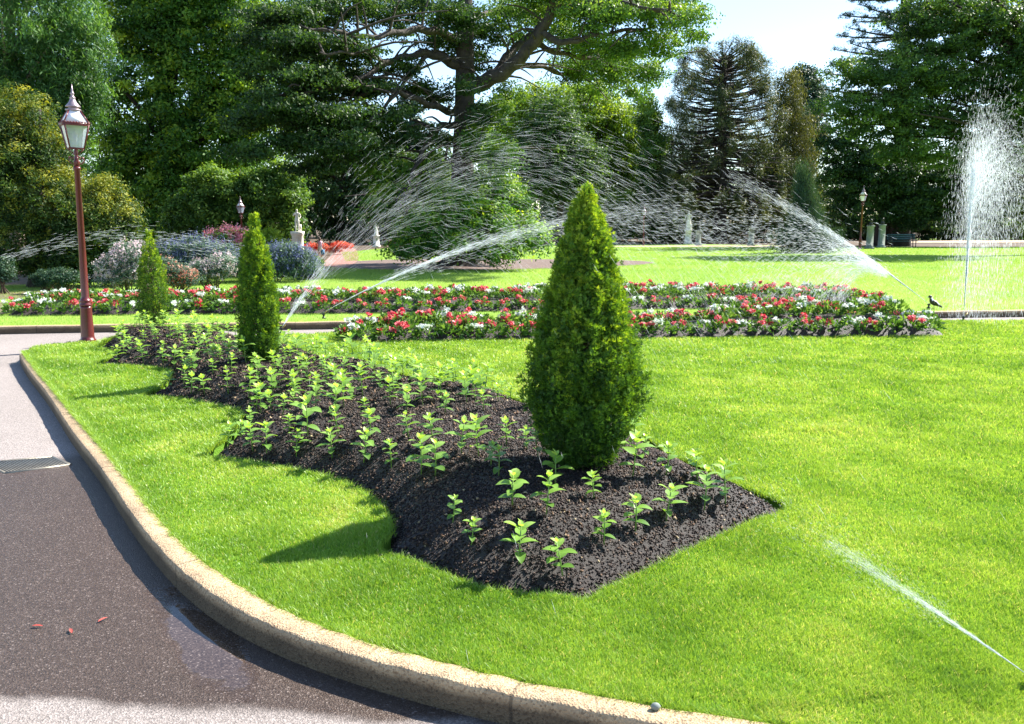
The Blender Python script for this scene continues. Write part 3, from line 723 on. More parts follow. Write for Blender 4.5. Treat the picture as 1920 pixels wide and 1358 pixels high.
# ================================================================ trees and shrubs
NM, CM = 1.5, 2.0
M_barkg = mat('grey brown bark', (.075, .06, .05), .9, (.028, .023, .019), 5, .9, dist=.08)
M_barkd = mat('dark bark', (.05, .038, .03), .9, (.018, .014, .012), 5, .9, dist=.08)
M_paletwig = mat('pale dead twigs', (.42, .34, .27), .8, (.2, .15, .12), 6, .2)
def blob_world(u, v, ru, rv, Y, rd=None, dY=0.0):
    c = W(u, v, Y + dY); s = (Y + dY) / F
    return c, np.array([ru * s, (rd if rd is not None else (ru + rv) * .5 * s), rv * s])
def foliage(name, blobs, mat_, parent, n, size, sub=.45, flat=.6, cards=26, aspect=.5, hang=0.0, shell=.55, gap=.0, seed=0, tbase=.5, tvar=.16, sunny=.18, spread=1.0, origin=None):
    """blobs: (centre, radii). Each is filled with sub-clumps of leaf cards; the crown keeps gaps between the clumps."""
    n = int(n * NM); size = size * .74; cards = int(cards * CM); tvar *= 1.15
    r = np.random.default_rng(seed)
    area = np.array([(b[1][0] * b[1][2] + b[1][0] * b[1][1] + b[1][1] * b[1][2]) for b in blobs]); nsub = max(1, int(n / cards))
    bi = r.choice(len(blobs), nsub, p=area / area.sum())
    C0 = np.array([b[0] for b in blobs])[bi]; R0 = np.array([b[1] for b in blobs])[bi]
    d = unit(r.normal(size=(nsub, 3))); rr = (1 - shell * r.uniform(0, 1, nsub) ** 1.5)
    sc = C0 + d * R0 * (rr * (1 + .12 * r.normal(size=nsub)))[:, None]
    srad = sub * r.uniform(.55, 1.35, nsub); st = tbase + tvar * r.normal(size=nsub) + sunny * d[:, 2] + .06 * d[:, 0]  # tops and sun-side clumps get a lighter tint: sunlight put into leaf colour
    m = nsub * cards; k = np.repeat(np.arange(nsub), cards)
    off = unit(r.normal(size=(m, 3))) * (r.uniform(0, 1, m) ** .5)[:, None]
    P_ = sc[k] + off * srad[k][:, None] * np.array([spread, spread, flat])
    if hang: P_[:, 2] -= r.uniform(0, hang, m) * srad[k]
    nrm = unit(off * .7 + d[k] * .35 + r.normal(0, .55, (m, 3)) + np.array([0, 0, .45]))
    e1 = unit(np.cross(nrm, unit(r.normal(size=(m, 3))))); 
    if hang: e1 = unit(e1 + np.array([0, 0, -1.2 * hang])); 
    e2 = unit(np.cross(nrm, e1))
    L = (size * r.uniform(.6, 1.3, m))[:, None]; w_ = L * aspect * .5
    V = np.stack([P_ - e1 * L * .5, P_ + e2 * w_ - e1 * L * .05, P_ + e1 * L * .5, P_ - e2 * w_ - e1 * L * .05], 1)
    if origin is not None: V = V - origin
    t = (st[k] + .09 * r.normal(size=m)).clip(0, 1)
    V = V.reshape(-1, 3)
    if parent is None: pass
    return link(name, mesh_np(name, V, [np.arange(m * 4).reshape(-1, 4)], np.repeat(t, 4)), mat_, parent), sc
def tree(name, label, cat, base, blobs, lm, n, size, bark=None, trunk_r=.3, top=None, seed=0, group=None, limbs=14, **kw):
    base = np.array(base, dtype=float); base[2] = -.05
    root = empty(name, tuple(base)); tag(root, label, cat, group)
    _, sc = foliage('crown', blobs, lm, root, n, size, seed=seed, origin=base, **kw)
    mb = MB(); C = np.array([b[0] for b in blobs]); R_ = np.array([b[1] for b in blobs])
    topz = (C[:, 2] + R_[:, 2] * .4).max() if top is None else top; cx = C.mean(0)
    r = random.Random(seed)
    p0 = np.zeros(3); p3 = np.array([(cx[0] - base[0]) * .5, (cx[1] - base[1]) * .5, topz - base[2]])
    path = [p0, p3 * [.1, .1, .3], p3 * [.5, .5, .65], p3]
    path = crom(path, 4); rad = np.interp(np.linspace(0, 1, len(path)), [0, .08, .5, 1], [trunk_r * 1.35, trunk_r, trunk_r * .65, trunk_r * .15])
    mb.tube(path, rad, 10); tr = mb.build('trunk', bark or M_barkd, root, True)
    if limbs:
        mb = MB(); rs = np.random.default_rng(seed + 5)
        for i in rs.choice(len(sc), min(limbs, len(sc)), replace=False):
            q = sc[i] - base; f = min(.9, max(.15, (q[2] / (topz - base[2])) * .75)); a = path[int(f * (len(path) - 1))]
            mid = (a + q) / 2 + [0, 0, .08 * np.linalg.norm(q - a)]
            mb.tube(crom([a, mid, q], 4), np.linspace(trunk_r * .35, trunk_r * .06, 9), 5, cap=False)
        mb.build('limbs', bark or M_barkd, root, True)
    return root
def L_(name, c0, c1, c2, trans=.4, patch=(.25, .2)): return leafmat(name, [(0, c0), (.5, c1), (1, c2)], trans, .5, .3, (1.5, 1.35, .4), patch)
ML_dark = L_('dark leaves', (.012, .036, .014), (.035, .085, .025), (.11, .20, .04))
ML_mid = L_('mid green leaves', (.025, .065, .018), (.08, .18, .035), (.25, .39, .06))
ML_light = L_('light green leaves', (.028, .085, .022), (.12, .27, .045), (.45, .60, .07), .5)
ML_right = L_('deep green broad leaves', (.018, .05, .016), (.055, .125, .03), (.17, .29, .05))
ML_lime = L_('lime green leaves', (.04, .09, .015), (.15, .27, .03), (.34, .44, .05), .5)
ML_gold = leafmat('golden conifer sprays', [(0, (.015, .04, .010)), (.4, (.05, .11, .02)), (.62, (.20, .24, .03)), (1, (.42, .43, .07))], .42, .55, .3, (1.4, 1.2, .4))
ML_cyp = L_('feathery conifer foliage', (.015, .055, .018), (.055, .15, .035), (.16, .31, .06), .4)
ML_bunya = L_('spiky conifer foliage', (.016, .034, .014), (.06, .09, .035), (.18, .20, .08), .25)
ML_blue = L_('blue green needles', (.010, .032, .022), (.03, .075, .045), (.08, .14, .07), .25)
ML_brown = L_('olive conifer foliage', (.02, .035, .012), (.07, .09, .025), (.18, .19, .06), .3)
B = lambda lst, Y, dr=None: [blob_world(u, v, ru, rv, Y, (dr or 1.0) * (ru + rv) * .5 * Y / F) for u, v, ru, rv in lst]

# far belt of woodland behind everything
bl = []
rr_ = random.Random(5)
for x in range(-90, 110, 7):
    bl.append((np.array([x + rr_.uniform(-3, 3), 98 + rr_.uniform(-4, 6), 4.5]), np.array([6.5, 5, rr_.uniform(4.2, 6.5)])))
wd_, _ = foliage('distant_woods', bl, ML_dark, None, 90000, .8, sub=1.3, seed=1, cards=24, shell=.4, tbase=.45); tag(wd_, kind='stuff')

def tr_px(name, label, px, Y, lm, n, size, bu=None, **kw):
    bl = B(px, Y, kw.pop('dr', None)); u0 = bu if bu is not None else sum(p[0] for p in px) / len(px)
    b = W(u0, 470, Y); return tree(name, label, kw.pop('cat', 'tree'), (b[0], Y + kw.pop('dyb', 0), 0), bl, lm, n, size, **kw)

# left group
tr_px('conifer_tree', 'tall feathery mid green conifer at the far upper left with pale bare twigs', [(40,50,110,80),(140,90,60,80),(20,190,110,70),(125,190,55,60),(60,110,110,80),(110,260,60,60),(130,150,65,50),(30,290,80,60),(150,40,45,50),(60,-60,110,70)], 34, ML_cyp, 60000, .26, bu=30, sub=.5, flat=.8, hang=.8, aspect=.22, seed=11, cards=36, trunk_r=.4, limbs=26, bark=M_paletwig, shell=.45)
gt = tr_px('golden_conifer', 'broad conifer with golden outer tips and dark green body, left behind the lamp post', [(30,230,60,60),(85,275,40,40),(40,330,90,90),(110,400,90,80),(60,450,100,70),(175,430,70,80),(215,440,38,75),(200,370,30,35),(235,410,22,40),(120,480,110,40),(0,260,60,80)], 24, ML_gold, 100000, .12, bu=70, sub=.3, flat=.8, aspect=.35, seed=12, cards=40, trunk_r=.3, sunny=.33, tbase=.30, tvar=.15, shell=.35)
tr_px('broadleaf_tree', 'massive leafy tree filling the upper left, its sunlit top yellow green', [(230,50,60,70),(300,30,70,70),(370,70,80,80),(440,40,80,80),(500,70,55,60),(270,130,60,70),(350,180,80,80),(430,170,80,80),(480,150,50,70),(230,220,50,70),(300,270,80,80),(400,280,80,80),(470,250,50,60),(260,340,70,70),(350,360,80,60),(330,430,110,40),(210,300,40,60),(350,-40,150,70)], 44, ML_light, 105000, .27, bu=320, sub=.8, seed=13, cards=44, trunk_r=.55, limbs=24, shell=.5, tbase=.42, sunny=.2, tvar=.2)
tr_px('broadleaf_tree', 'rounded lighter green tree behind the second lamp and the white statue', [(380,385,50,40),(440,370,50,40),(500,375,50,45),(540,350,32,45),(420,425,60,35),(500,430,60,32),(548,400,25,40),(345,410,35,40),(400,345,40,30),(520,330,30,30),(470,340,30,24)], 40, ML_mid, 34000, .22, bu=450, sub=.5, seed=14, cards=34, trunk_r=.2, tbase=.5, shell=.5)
tr_px('broadleaf_tree', 'dark tree closing the view behind the white statue and the walker', [(620,340,80,70),(700,330,70,70),(600,400,50,50),(680,410,80,50),(760,350,70,70),(740,420,70,40),(590,280,60,60)], 72, ML_dark, 30000, .4, bu=640, sub=.9, seed=15, trunk_r=.4)
tr_px('monkey_puzzle_tree', 'slim dark conifer seen in a gap left of the great trunk', [(775,190,22,25),(775,230,30,20),(772,265,36,20),(770,300,34,24),(770,340,40,30)], 78, ML_blue, 7000, .5, bu=772, sub=.6, seed=16, trunk_r=.3, limbs=30)

# the great tree
Yc = 36.0
root = empty('great_tree', (*P(862, 496)[:2], -.05)); o0 = np.array(root.location)
tag(root, 'huge spreading tree with a thick grey trunk standing in the round soil patch', 'tree')
def wp(lst, dys=None):
    out = []
    for i, p in enumerate(lst):
        dy = p[2] if len(p) > 2 else 0
        out.append(W(p[0], p[1], Yc + dy) - o0)
    return out
mb = MB(); tp = wp([(862,503),(864,470),(866,425),(866,380),(867,330),(869,270),(871,200),(872,130),(872,60),(873,-20),(874,-110)])
mb.tube(crom(tp, 4), np.interp(np.linspace(0, 10, 41), range(11), [x * Yc / F for x in (40, 29, 25, 23, 21, 19, 18, 17, 15, 12, 8)]), 16)
for k_ in range(14):
    a = k_ * .45 - .3 + rng.uniform(-.1, .1); rr0 = .58; 
    mb.tube(crom([np.array([math.cos(a) * (.9 + .6 * rng.uniform()), -abs(math.sin(a)) * 1.0 - .1, 0.0]), np.array([math.cos(a) * .65, -abs(math.sin(a)) * .6, .25]), np.array([math.cos(a) * .5, -abs(math.sin(a)) * .45, 1.6])], 4), np.linspace(.09, .16, 9), 5)
mb.build('trunk', M_barkg, root, True)
limbs = [([(880,165,0),(915,150,-.5),(950,132,-1),(985,98,-1.5),(1015,60,-2),(1035,15,-2.4),(1045,-40,-3)], .34, .14),
 ([(925,148,-.5),(945,115,0),(965,92,.6),(990,72,1),(1010,50,1.2),(1022,0,1.5),(1030,-50,2)], .20, .09),
 ([(1012,62,-2),(1060,80,-2.6),(1100,70,-3),(1160,60,-3.5),(1230,50,-4)], .14, .04), ([(1000,80,-1.6),(1050,100,-1),(1110,110,0),(1180,130,1),(1240,120,1)], .12, .04),
 ([(960,120,0),(1010,125,1.5),(1060,140,3),(1120,150,4),(1170,170,5)], .12, .03),
 ([(868,80,0),(830,62,-1),(790,56,-2),(740,62,-3),(690,70,-4),(640,62,-5),(560,50,-6)], .19, .035),
 ([(866,130,0),(835,112,-.6),(800,100,-1),(760,108,-2),(720,118,-3),(670,150,-4),(600,170,-5),(520,180,-6)], .20, .035),
 ([(866,215,0),(830,205,-.8),(790,190,-1.6),(750,175,-2.5),(700,170,-3.5),(640,200,-4),(560,240,-5)], .16, .03),
 ([(866,235,0),(835,235,-1),(812,248,-1.5),(795,280,-2),(775,320,-2.5),(760,360,-3),(735,410,-3.4)], .15, .03),
 ([(866,290,0),(840,305,1),(815,330,1.6),(790,370,2),(760,410,2.4)], .16, .05),
 ([(868,270,0),(900,290,-1),(930,320,-1.4),(950,370,-1.8),(965,430,-2)], .12, .04),
 ([(800,105,-1),(770,140,-2),(735,185,-3),(700,225,-4),(660,260,-5)], .10, .03), ([(720,120,-3),(690,100,-4),(650,100,-5),(600,100,-6)], .08, .03),
 ([(1035,15,-2.4),(1090,10,-3),(1150,5,-4),(1240,20,-5),(1300,40,-5)], .12, .03), ([(872,30,0),(800,10,2),(720,0,4),(640,-10,6)], .2, .05), ([(872,40,0),(930,20,2),(980,30,4),(1040,60,6)], .16, .04)]
mb = MB()
for pth, r0, r1 in limbs:
    c = crom(wp(pth), 5); c = c + np.c_[np.zeros(len(c)), np.zeros(len(c)), .05 * np.sin(np.arange(len(c)) * 1.3)]
    mb.tube(c, np.linspace(r0, r1, len(c)), 9)
    for i in range(4, len(c) - 1, 2):
        q = c[i] + rng.normal(0, 1, 3) * [1.3, 1.3, .6] + [0, 0, .2]
        mb.tube(crom([c[i], (c[i] + q) / 2 + [0, 0, .2], q], 3), np.linspace(.06, .015, 7), 4, cap=False)
mb.build('limbs', M_barkg, root, True)
mb = MB()
for _ in range(60):  # hanging bare shoots below the fork
    x = rng.uniform(-.5, 1.2); z = rng.uniform(2.3, 4.5); q = np.array([x * .5, -.65, z])
    mb.tube(crom([q, q + [rng.normal(0, .15), -.1, -.5], q + [rng.normal(0, .5), -.2, -rng.uniform(.9, 1.9)]], 3), np.linspace(.02, .006, 7), 4, cap=False)
mb.build('shoots', M_paletwig, root)
fl = []
dark = [(520,25,80,28,-5),(610,10,80,30,-3),(700,20,70,24,-1),(790,15,60,30,0),(560,80,80,24,-5),(650,95,70,22,-4),(510,130,60,24,-5),(590,150,80,24,-5),(680,170,60,20,-3),(530,200,70,28,-6),(620,215,90,26,-5),(720,215,60,22,-3),(540,265,60,24,-5),(640,270,80,24,-5),(480,285,40,18,-6),(590,310,60,20,-4),(760,130,40,16,-2),(790,165,50,18,-1),(690,290,50,24,-3),(770,250,50,24,-2),(820,190,35,20,0),(830,80,50,24,0),(900,60,50,26,1),(890,110,40,20,2),(840,260,40,20,1),(850,30,60,24,-2),(870,160,30,24,-2),(900,215,36,26,-2),(760,60,40,14,2),(500,60,60,30,-3),(460,230,40,20,-5),(600,240,90,40,-3),(570,60,100,50,-1),(560,190,90,50,-2),(640,140,90,40,-2),(680,250,80,45,-2)]
right = [(950,25,50,30,0),(1020,20,60,30,2),(1090,20,60,26,-3),(1160,20,60,30,-4),(1230,25,50,28,-4),(1290,25,40,20,-5),(1100,75,60,26,-1),(1170,85,60,26,-3),(1080,130,50,20,3),(1150,135,55,24,1),(1210,130,45,24,0),(1060,60,50,30,4),(1240,75,50,26,-3),(1310,60,28,14,-4),(1110,165,40,16,4),(1190,170,35,18,3),(980,70,40,18,3),(950,170,30,20,1),(930,200,35,26,-1),(1160,-10,110,36,-1),(1020,-20,110,34,-2),(1250,0,70,26,-2),(1130,110,80,30,2)]
skirt = [(900,260,40,40,-1),(940,290,40,34,-2),(920,340,45,34,-3),(960,370,40,34,-3),(880,400,60,40,-4),(800,420,60,36,-4),(770,440,36,26,-4),(960,420,50,36,-4),(860,450,70,28,-4),(930,465,60,22,-4),(1000,440,28,24,-4),(790,360,50,40,-2),(720,380,50,34,-3),(800,310,40,30,-1),(720,320,50,30,-2),(840,350,50,50,2),(780,460,60,22,-4),(860,370,60,30,-3)]
def wb(lst): return [blob_world(u, v, ru, rv, Yc, (ru * 1.0) * Yc / F, dy) for u, v, ru, rv, dy in lst]
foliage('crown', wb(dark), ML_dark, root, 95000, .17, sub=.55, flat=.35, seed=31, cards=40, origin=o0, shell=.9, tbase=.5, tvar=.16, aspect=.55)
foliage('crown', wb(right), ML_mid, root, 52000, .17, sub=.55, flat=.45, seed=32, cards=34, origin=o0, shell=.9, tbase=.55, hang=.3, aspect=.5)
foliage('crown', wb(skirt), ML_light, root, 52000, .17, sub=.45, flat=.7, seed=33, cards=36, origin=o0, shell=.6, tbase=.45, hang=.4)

# middle distance between the great tree and the big-branched pine
tr_px('broadleaf_tree', 'dense dark round topped tree right behind the great trunk', [(1035,240,55,55),(1060,290,70,50),(1010,280,45,50),(1040,340,70,40),(1090,330,40,40)], 66, ML_dark, 42000, .3, bu=1050, sub=.7, seed=41, flat=.5, trunk_r=.35, tbase=.62, dr=1.2)
tr_px('broadleaf_tree', 'pale leafy tree whose crown rises behind the round dark one', [(1050,190,60,35),(1110,210,70,50),(1170,240,60,50),(1190,300,55,60),(1140,290,60,50),(1120,370,60,50),(1190,370,50,50),(1000,200,50,40),(940,240,60,50)], 84, ML_lime, 60000, .36, bu=1130, sub=.9, seed=42, trunk_r=.3, tbase=.5, dr=1.2)
tr_px('broadleaf_tree', 'low spreading bush of mid green leaves beside the tall conifer tip', [(1100,390,60,40),(1160,400,60,44),(1220,420,50,30),(1060,420,50,34),(1130,430,80,24)], 80, ML_mid, 30000, .26, bu=1140, sub=.6, seed=43, trunk_r=.15, tbase=.52)
tr_px('broadleaf_tree', 'narrow leafy tree left of the big-branched pine', [(1215,220,22,40),(1225,290,32,50),(1230,360,36,50),(1250,420,50,34)], 78, ML_mid, 22000, .34, bu=1228, sub=.7, seed=44, trunk_r=.2, tbase=.5)

# big-branched pine (dome of tufts, bare ribs of branches inside)
Yb = 77.0; root = empty('branchy_pine', (*W(1352, 470, Yb)[:2], -.05)); o0 = np.array(root.location)
tag(root, 'dome shaped pine with a bare dark trunk and ribs of branches against the sky', 'pine tree')
mb = MB(); mb.tube(crom([W(1350, 475, Yb) - o0, W(1352, 330, Yb) - o0, W(1356, 220, Yb) - o0, W(1358, 105, Yb) - o0], 5), np.linspace(.62, .16, 16), 10); mb.build('trunk', M_barkd, root, True)
r = np.random.default_rng(50); mb = MB(); ends = []
for i in range(330):
    f = (i + .5) / 330; v = 108 + f * 270; hw = np.interp(v, [100, 130, 180, 260, 330, 400], [30, 70, 95, 115, 135, 140])
    a = r.uniform(0, 2 * PI); ln = hw * r.uniform(.75, 1.05) * Yb / F; st_ = W(1355, v, Yb) - o0
    e = st_ + np.array([math.cos(a) * ln, math.sin(a) * ln, (np.interp(v, [100, 200, 300, 400], [1.1, .5, -.4, -1.4]) + r.normal(0, .25))])
    m_ = (st_ + e) / 2 + [0, 0, np.interp(v, [100, 250, 400], [-.1, -.35, .6])]
    mb.tube(crom([st_, m_, e], 4), np.linspace(.09, .035, 9), 4, cap=False); ends.append((e, ln))
mb.build('branches', M_barkd, root)
bl = []
for e, ln in ends:
    bl.append((e + o0, np.array([.6, .6, .6])))
    if r.uniform() < .6: bl.append((e + o0 + [0, 0, -.6], np.array([.35, .35, .8])))
foliage('crown', bl, ML_bunya, root, 66000, .36, sub=.55, flat=1.0, seed=51, cards=30, aspect=.16, origin=o0, shell=1, hang=.5, tbase=.5)
tr_px('bushy_conifer', 'dark drooping conifer mass filling the space below the branchy pine', [(1290,330,50,70),(1270,400,50,50),(1350,400,70,50),(1420,380,60,70),(1330,430,90,30),(1290,250,40,50)], 80, ML_bunya, 36000, .3, bu=1340, sub=.7, seed=52, hang=1.2, aspect=.25, trunk_r=.3, tbase=.5)
tr_px('columnar_conifer', 'olive brown column shaped conifer right of the branchy pine', [(1478,165,26,38),(1480,215,34,50),(1492,270,42,60),(1480,330,55,60),(1450,380,50,50),(1500,390,50,40),(1430,300,36,50)], 80, ML_brown, 46000, .32, bu=1482, sub=.7, seed=53, hang=1.0, aspect=.25, trunk_r=.3, flat=1)
tr_px('columnar_conifer', 'small dark blue green conifer top behind the olive one', [(1510,150,24,30),(1518,190,30,40),(1520,240,34,50)], 92, ML_blue, 14000, .4, bu=1515, sub=.7, seed=54, trunk_r=.25)
tr_px('weeping_conifer', 'small weeping grey green conifer on the lawn edge behind the low sprinkler jet', [(1506,325,12,26),(1510,360,22,34),(1512,400,34,36),(1500,440,50,24),(1545,440,34,22)], 50, ML_blue, 30000, .2, bu=1510, sub=.35, seed=55, hang=2.0, aspect=.16, trunk_r=.12, flat=1.2, limbs=6)

# tiered pine top right
Yn = 66.0; root = empty('tiered_pine', (*W(1692, 470, Yn)[:2], -.05)); o0 = np.array(root.location)
tag(root, 'tiered pine with level branches reaching into the sky at upper right', 'pine tree')
mb = MB(); mb.tube(crom([W(1690, 478, Yn) - o0, W(1690, 300, Yn) - o0, W(1695, 100, Yn) - o0, W(1700, -150, Yn) - o0], 5), np.linspace(.72, .2, 16), 12); mb.build('trunk', M_barkd, root, True)
mb = MB(); bl = []; r = np.random.default_rng(60)
for ti, v in enumerate([-50, -15, 25, 62, 98, 135, 172, 210]):
    ln = np.interp(v, [-50, 210], [3.6, 6.4])
    for kk in range(9):
        a = kk * 2 * PI / 9 + ti * .4 + r.uniform(-.1, .1) + (PI if False else 0); l2 = ln * r.uniform(.85, 1.1)
        s_ = W(1695, v + 6, Yn) - o0; e = s_ + [math.cos(a) * l2, math.sin(a) * l2, .35 + r.uniform(-.1, .2)]
        c = crom([s_, (s_ + e) / 2 - [0, 0, .15], e], 5); mb.tube(c, np.linspace(.1, .03, len(c)), 4, cap=False)
        for q in c[2:]: bl.append((q + o0 + [0, 0, .12], np.array([.42, .42, .26])))
mb.build('branches', M_barkd, root)
foliage('crown', bl, ML_blue, root, 52000, .26, sub=.3, flat=.8, seed=61, cards=22, aspect=.2, origin=o0, shell=1, tbase=.5)

tr_px('broadleaf_tree', 'large spreading leafy tree covering the upper right corner', [(1620,140,70,34),(1590,200,60,34),(1690,140,80,40),(1760,80,80,40),(1850,40,90,50),(1690,200,80,36),(1780,150,80,40),(1870,130,80,50),(1630,240,70,30),(1740,240,80,34),(1840,220,90,40),(1920,190,60,60),(1900,60,90,70),(1800,290,70,34),(1700,280,70,24),(1890,280,60,40),(1960,120,80,120),(1790,10,80,50),(1720,30,50,40)], 48, ML_right, 95000, .23, bu=1990, sub=.6, seed=62, flat=.5, cards=42, trunk_r=.45, limbs=40, shell=.7, tbase=.48, dr=1.3)
tr_px('cedar_tree', 'very dark low spreading evergreen shading the lawn edge at right', [(1600,300,60,40),(1660,320,80,50),(1590,350,60,40),(1740,340,70,50),(1800,340,70,50),(1610,395,60,34),(1700,390,70,30),(1770,395,60,30),(1860,330,70,60),(1840,385,60,30),(1570,260,40,40),(1940,330,60,60),(1700,350,60,40),(1690,410,34,20)], 64, ML_dark, 62000, .28, bu=1700, sub=.7, seed=63, flat=.5, cards=34, trunk_r=.8, shell=.6, tbase=.42, limbs=20, dr=.7, dyb=4)
tr_px('cedar_tree', 'dark undergrowth trees beyond the bench', [(1600,430,50,22),(1660,425,40,26),(1740,425,50,24),(1800,430,50,20),(1560,420,40,30),(1850,420,40,20)], 86, ML_dark, 26000, .36, bu=1640, sub=.7, seed=64, trunk_r=.2, tbase=.5)
tr_px('broadleaf_tree', 'sunlit yellow green tree glimpsed beyond the fountain jet', [(1895,385,34,22),(1930,400,40,30),(1850,420,40,20),(1900,430,60,16)], 88, ML_lime, 12000, .4, bu=1905, sub=.7, seed=65, trunk_r=.2, tbase=.75)

# shrubs of the left border
def shrub(name, label, px, Y, lm, n, size, cat='shrub', flowers=None, **kw):
    bl = B(px, Y); b = P(sum(p[0] for p in px) / len(px), 470); base = np.array([W(px[0][0], 470, Y)[0], Y, -.03])
    root = empty(name, tuple(base)); tag(root, label, cat)
    kw.setdefault('seed', int(px[0][0])); kw.setdefault('cards', 20)
    _, sc = foliage('foliage', bl, lm, root, n, size, origin=base, **kw)
    mb = MB()
    for i in rng.choice(len(sc), min(12, len(sc)), replace=False): mb.tube([(sc[:, 0].mean() - base[0] + rng.normal(0, .15), 0, 0), tuple((sc[i] - base) * [.6, .6, .5]), tuple(sc[i] - base)], [.02, .014, .006], 4, cap=False)
    mb.build('stems', M_twig, root)
    if flowers:
        fm, fn, fs, spk = flowers
        k2 = dict(kw); k2.update(seed=kw['seed'] + 1, sub=.09, shell=.15, cards=6, flat=spk, spread=.6, hang=0, tbase=.5)
        up = [(c + [0, 0, r_[2] * .12], r_ * 1.04) for c, r_ in bl]
        foliage('blossoms', up, fm, root, fn, fs, origin=base, **k2)
    return root
F_pink = leafmat('pink plumes', [(0, (.60, .16, .24)), (.5, (.85, .38, .45)), (1, (.95, .6, .65))], .4, .7, .2, (1.1, .8, .8))
F_blue = leafmat('blue spikes', [(0, (.05, .06, .17)), (.5, (.13, .15, .34)), (1, (.28, .32, .5))], .3, .7, .2, (1, 1, 1))
F_pale = leafmat('pale pink blossoms', [(0, (.45, .35, .40)), (.5, (.68, .55, .60)), (1, (.85, .75, .75))], .35, .7, .2, (1, .9, .9))
F_salmon = leafmat('salmon blossoms', [(0, (.5, .16, .12)), (.5, (.7, .3, .22)), (1, (.85, .5, .4))], .35, .7, .2, (1, .9, .9))
ML_grey = leafmat('grey green leaves', [(0, (.03, .06, .05)), (.5, (.09, .15, .11)), (1, (.2, .28, .2))], .35, .6, .3, (1.1, 1.2, .8))
shrub('lavender_shrub', 'blue purple flowering shrub in shade behind the lamp post', [(150,485,40,30),(125,480,25,20),(195,480,30,28)], 24.5, ML_grey, 6000, .08, flowers=(F_blue, 9000, .06, 2.2), sub=.2)
shrub('clipped_shrub', 'low rounded dark shrub left of the lamp post, the farther left one', [(85,522,24,14)], 21.5, ML_blue, 5000, .06, sub=.12)
shrub('clipped_shrub', 'low rounded dark shrub just left of the lamp post', [(118,520,32,15)], 21.2, ML_blue, 6000, .06, sub=.12)
shrub('clipped_shrub', 'taller dark shrub cut by the left edge of the view', [(0,505,24,26)], 21.5, ML_blue, 5000, .07, sub=.12)
shrub('flowering_shrub', 'tall shrub of pale pink flower sprays between the lamp post and the small conifer', [(225,505,40,28),(245,480,34,26),(205,525,28,16),(262,515,30,22)], 20.5, ML_grey, 8000, .07, flowers=(F_pale, 5200, .06, .8), sub=.2)
shrub('flowering_shrub', 'low salmon pink flowering shrub right of the small conifer', [(330,515,24,20),(350,520,22,16),(312,500,16,18)], 21.5, ML_grey, 4000, .07, flowers=(F_salmon, 1800, .06, .8), sub=.18)
shrub('flowering_shrub', 'whitish pink flowering shrub left of the middle conifer', [(385,508,34,20),(415,500,25,22)], 22.5, ML_grey, 6000, .07, flowers=(F_pale, 2400, .06, .8), sub=.18)
shrub('salvia_shrub', 'bluish mauve shrub behind the small conifer', [(330,478,34,26),(370,470,36,26),(410,480,30,26),(350,492,60,16)], 25, ML_grey, 9000, .09, flowers=(F_blue, 5200, .06, 2.4), sub=.2)
shrub('pink_astilbe', 'tall shrub topped by bright pink plumes below the second lamp', [(405,448,26,14),(435,445,26,16),(458,452,18,18),(430,465,50,14)], 28, ML_light, 7000, .1, flowers=(F_pink, 9000, .08, 1.8), sub=.22)
shrub('lavender_shrub', 'broad blue flowering shrub spreading right of the middle conifer', [(500,490,60,28),(560,492,36,26),(540,475,40,18),(450,495,40,24)], 26, ML_grey, 14000, .09, flowers=(F_blue, 7500, .06, 2.0), sub=.22)
shrub('lime_shrub', 'lime green shrub behind the middle conifer', [(505,452,24,24),(520,462,20,16)], 30, ML_lime, 7000, .09, sub=.2, tbase=.6)
shrub('hedge_shrub', 'dark green low hedge end beside the red path', [(575,505,22,14),(590,495,14,16)], 27, ML_mid, 5000, .08, sub=.18)
rf, _ = foliage('red_flowers', B([(545,464,18,5),(500,462,20,5),(590,462,22,5),(640,460,22,5),(625,468,16,4)], 48), F_salmon, None, 5000, .12, sub=.2, seed=77, cards=12); 
M_rf = leafmat('red bedding', [(0, (.5, .04, .02)), (.5, (.75, .10, .05)), (1, (.8, .3, .15))], .3, .7, .2, (1, .8, .8)); rf.data.materials[0] = M_rf
tag(rf, kind='stuff')
# ================================================================ lamps, statues, pillars, bench, person, bird
M_lampred = mat('dark red painted iron', (.13, .018, .018), .32, (.10, .014, .014), 6, .1, spec=.6)
M_lampcap = mat('aged lamp cap metal', (.42, .34, .36), .35, (.3, .22, .24), 12, .1, metallic=.5)
m, nt, b, o = newmat('milky lamp glass'); M_glassmilk = m
b.inputs['Base Color'].default_value = (.85, .85, .9, 1); b.inputs['Roughness'].default_value = .15; b.inputs['Transmission Weight'].default_value = .0
m, nt, b, o = newmat('clear lamp glass'); M_glass = m
tr = nt.nodes.new('ShaderNodeBsdfTransparent'); tr.inputs[0].default_value = (.95, .97, 1, 1)
dfz = nt.nodes.new('ShaderNodeBsdfTranslucent'); dfz.inputs[0].default_value = (.75, .82, .95, 1)
gl = nt.nodes.new('ShaderNodeBsdfGlossy'); gl.inputs['Roughness'].default_value = .08; gl.inputs[0].default_value = (.9, .95, 1, 1)
m1 = nt.nodes.new('ShaderNodeMixShader'); m1.inputs[0].default_value = .6; nt.links.new(tr.outputs[0], m1.inputs[1]); nt.links.new(dfz.outputs[0], m1.inputs[2])
m2 = nt.nodes.new('ShaderNodeMixShader'); m2.inputs[0].default_value = .28; nt.links.new(m1.outputs[0], m2.inputs[1]); nt.links.new(gl.outputs[0], m2.inputs[2]); nt.links.new(m2.outputs[0], o.inputs[0])
M_bulb = mat('lamp bulb', (.85, .85, .82), .3)
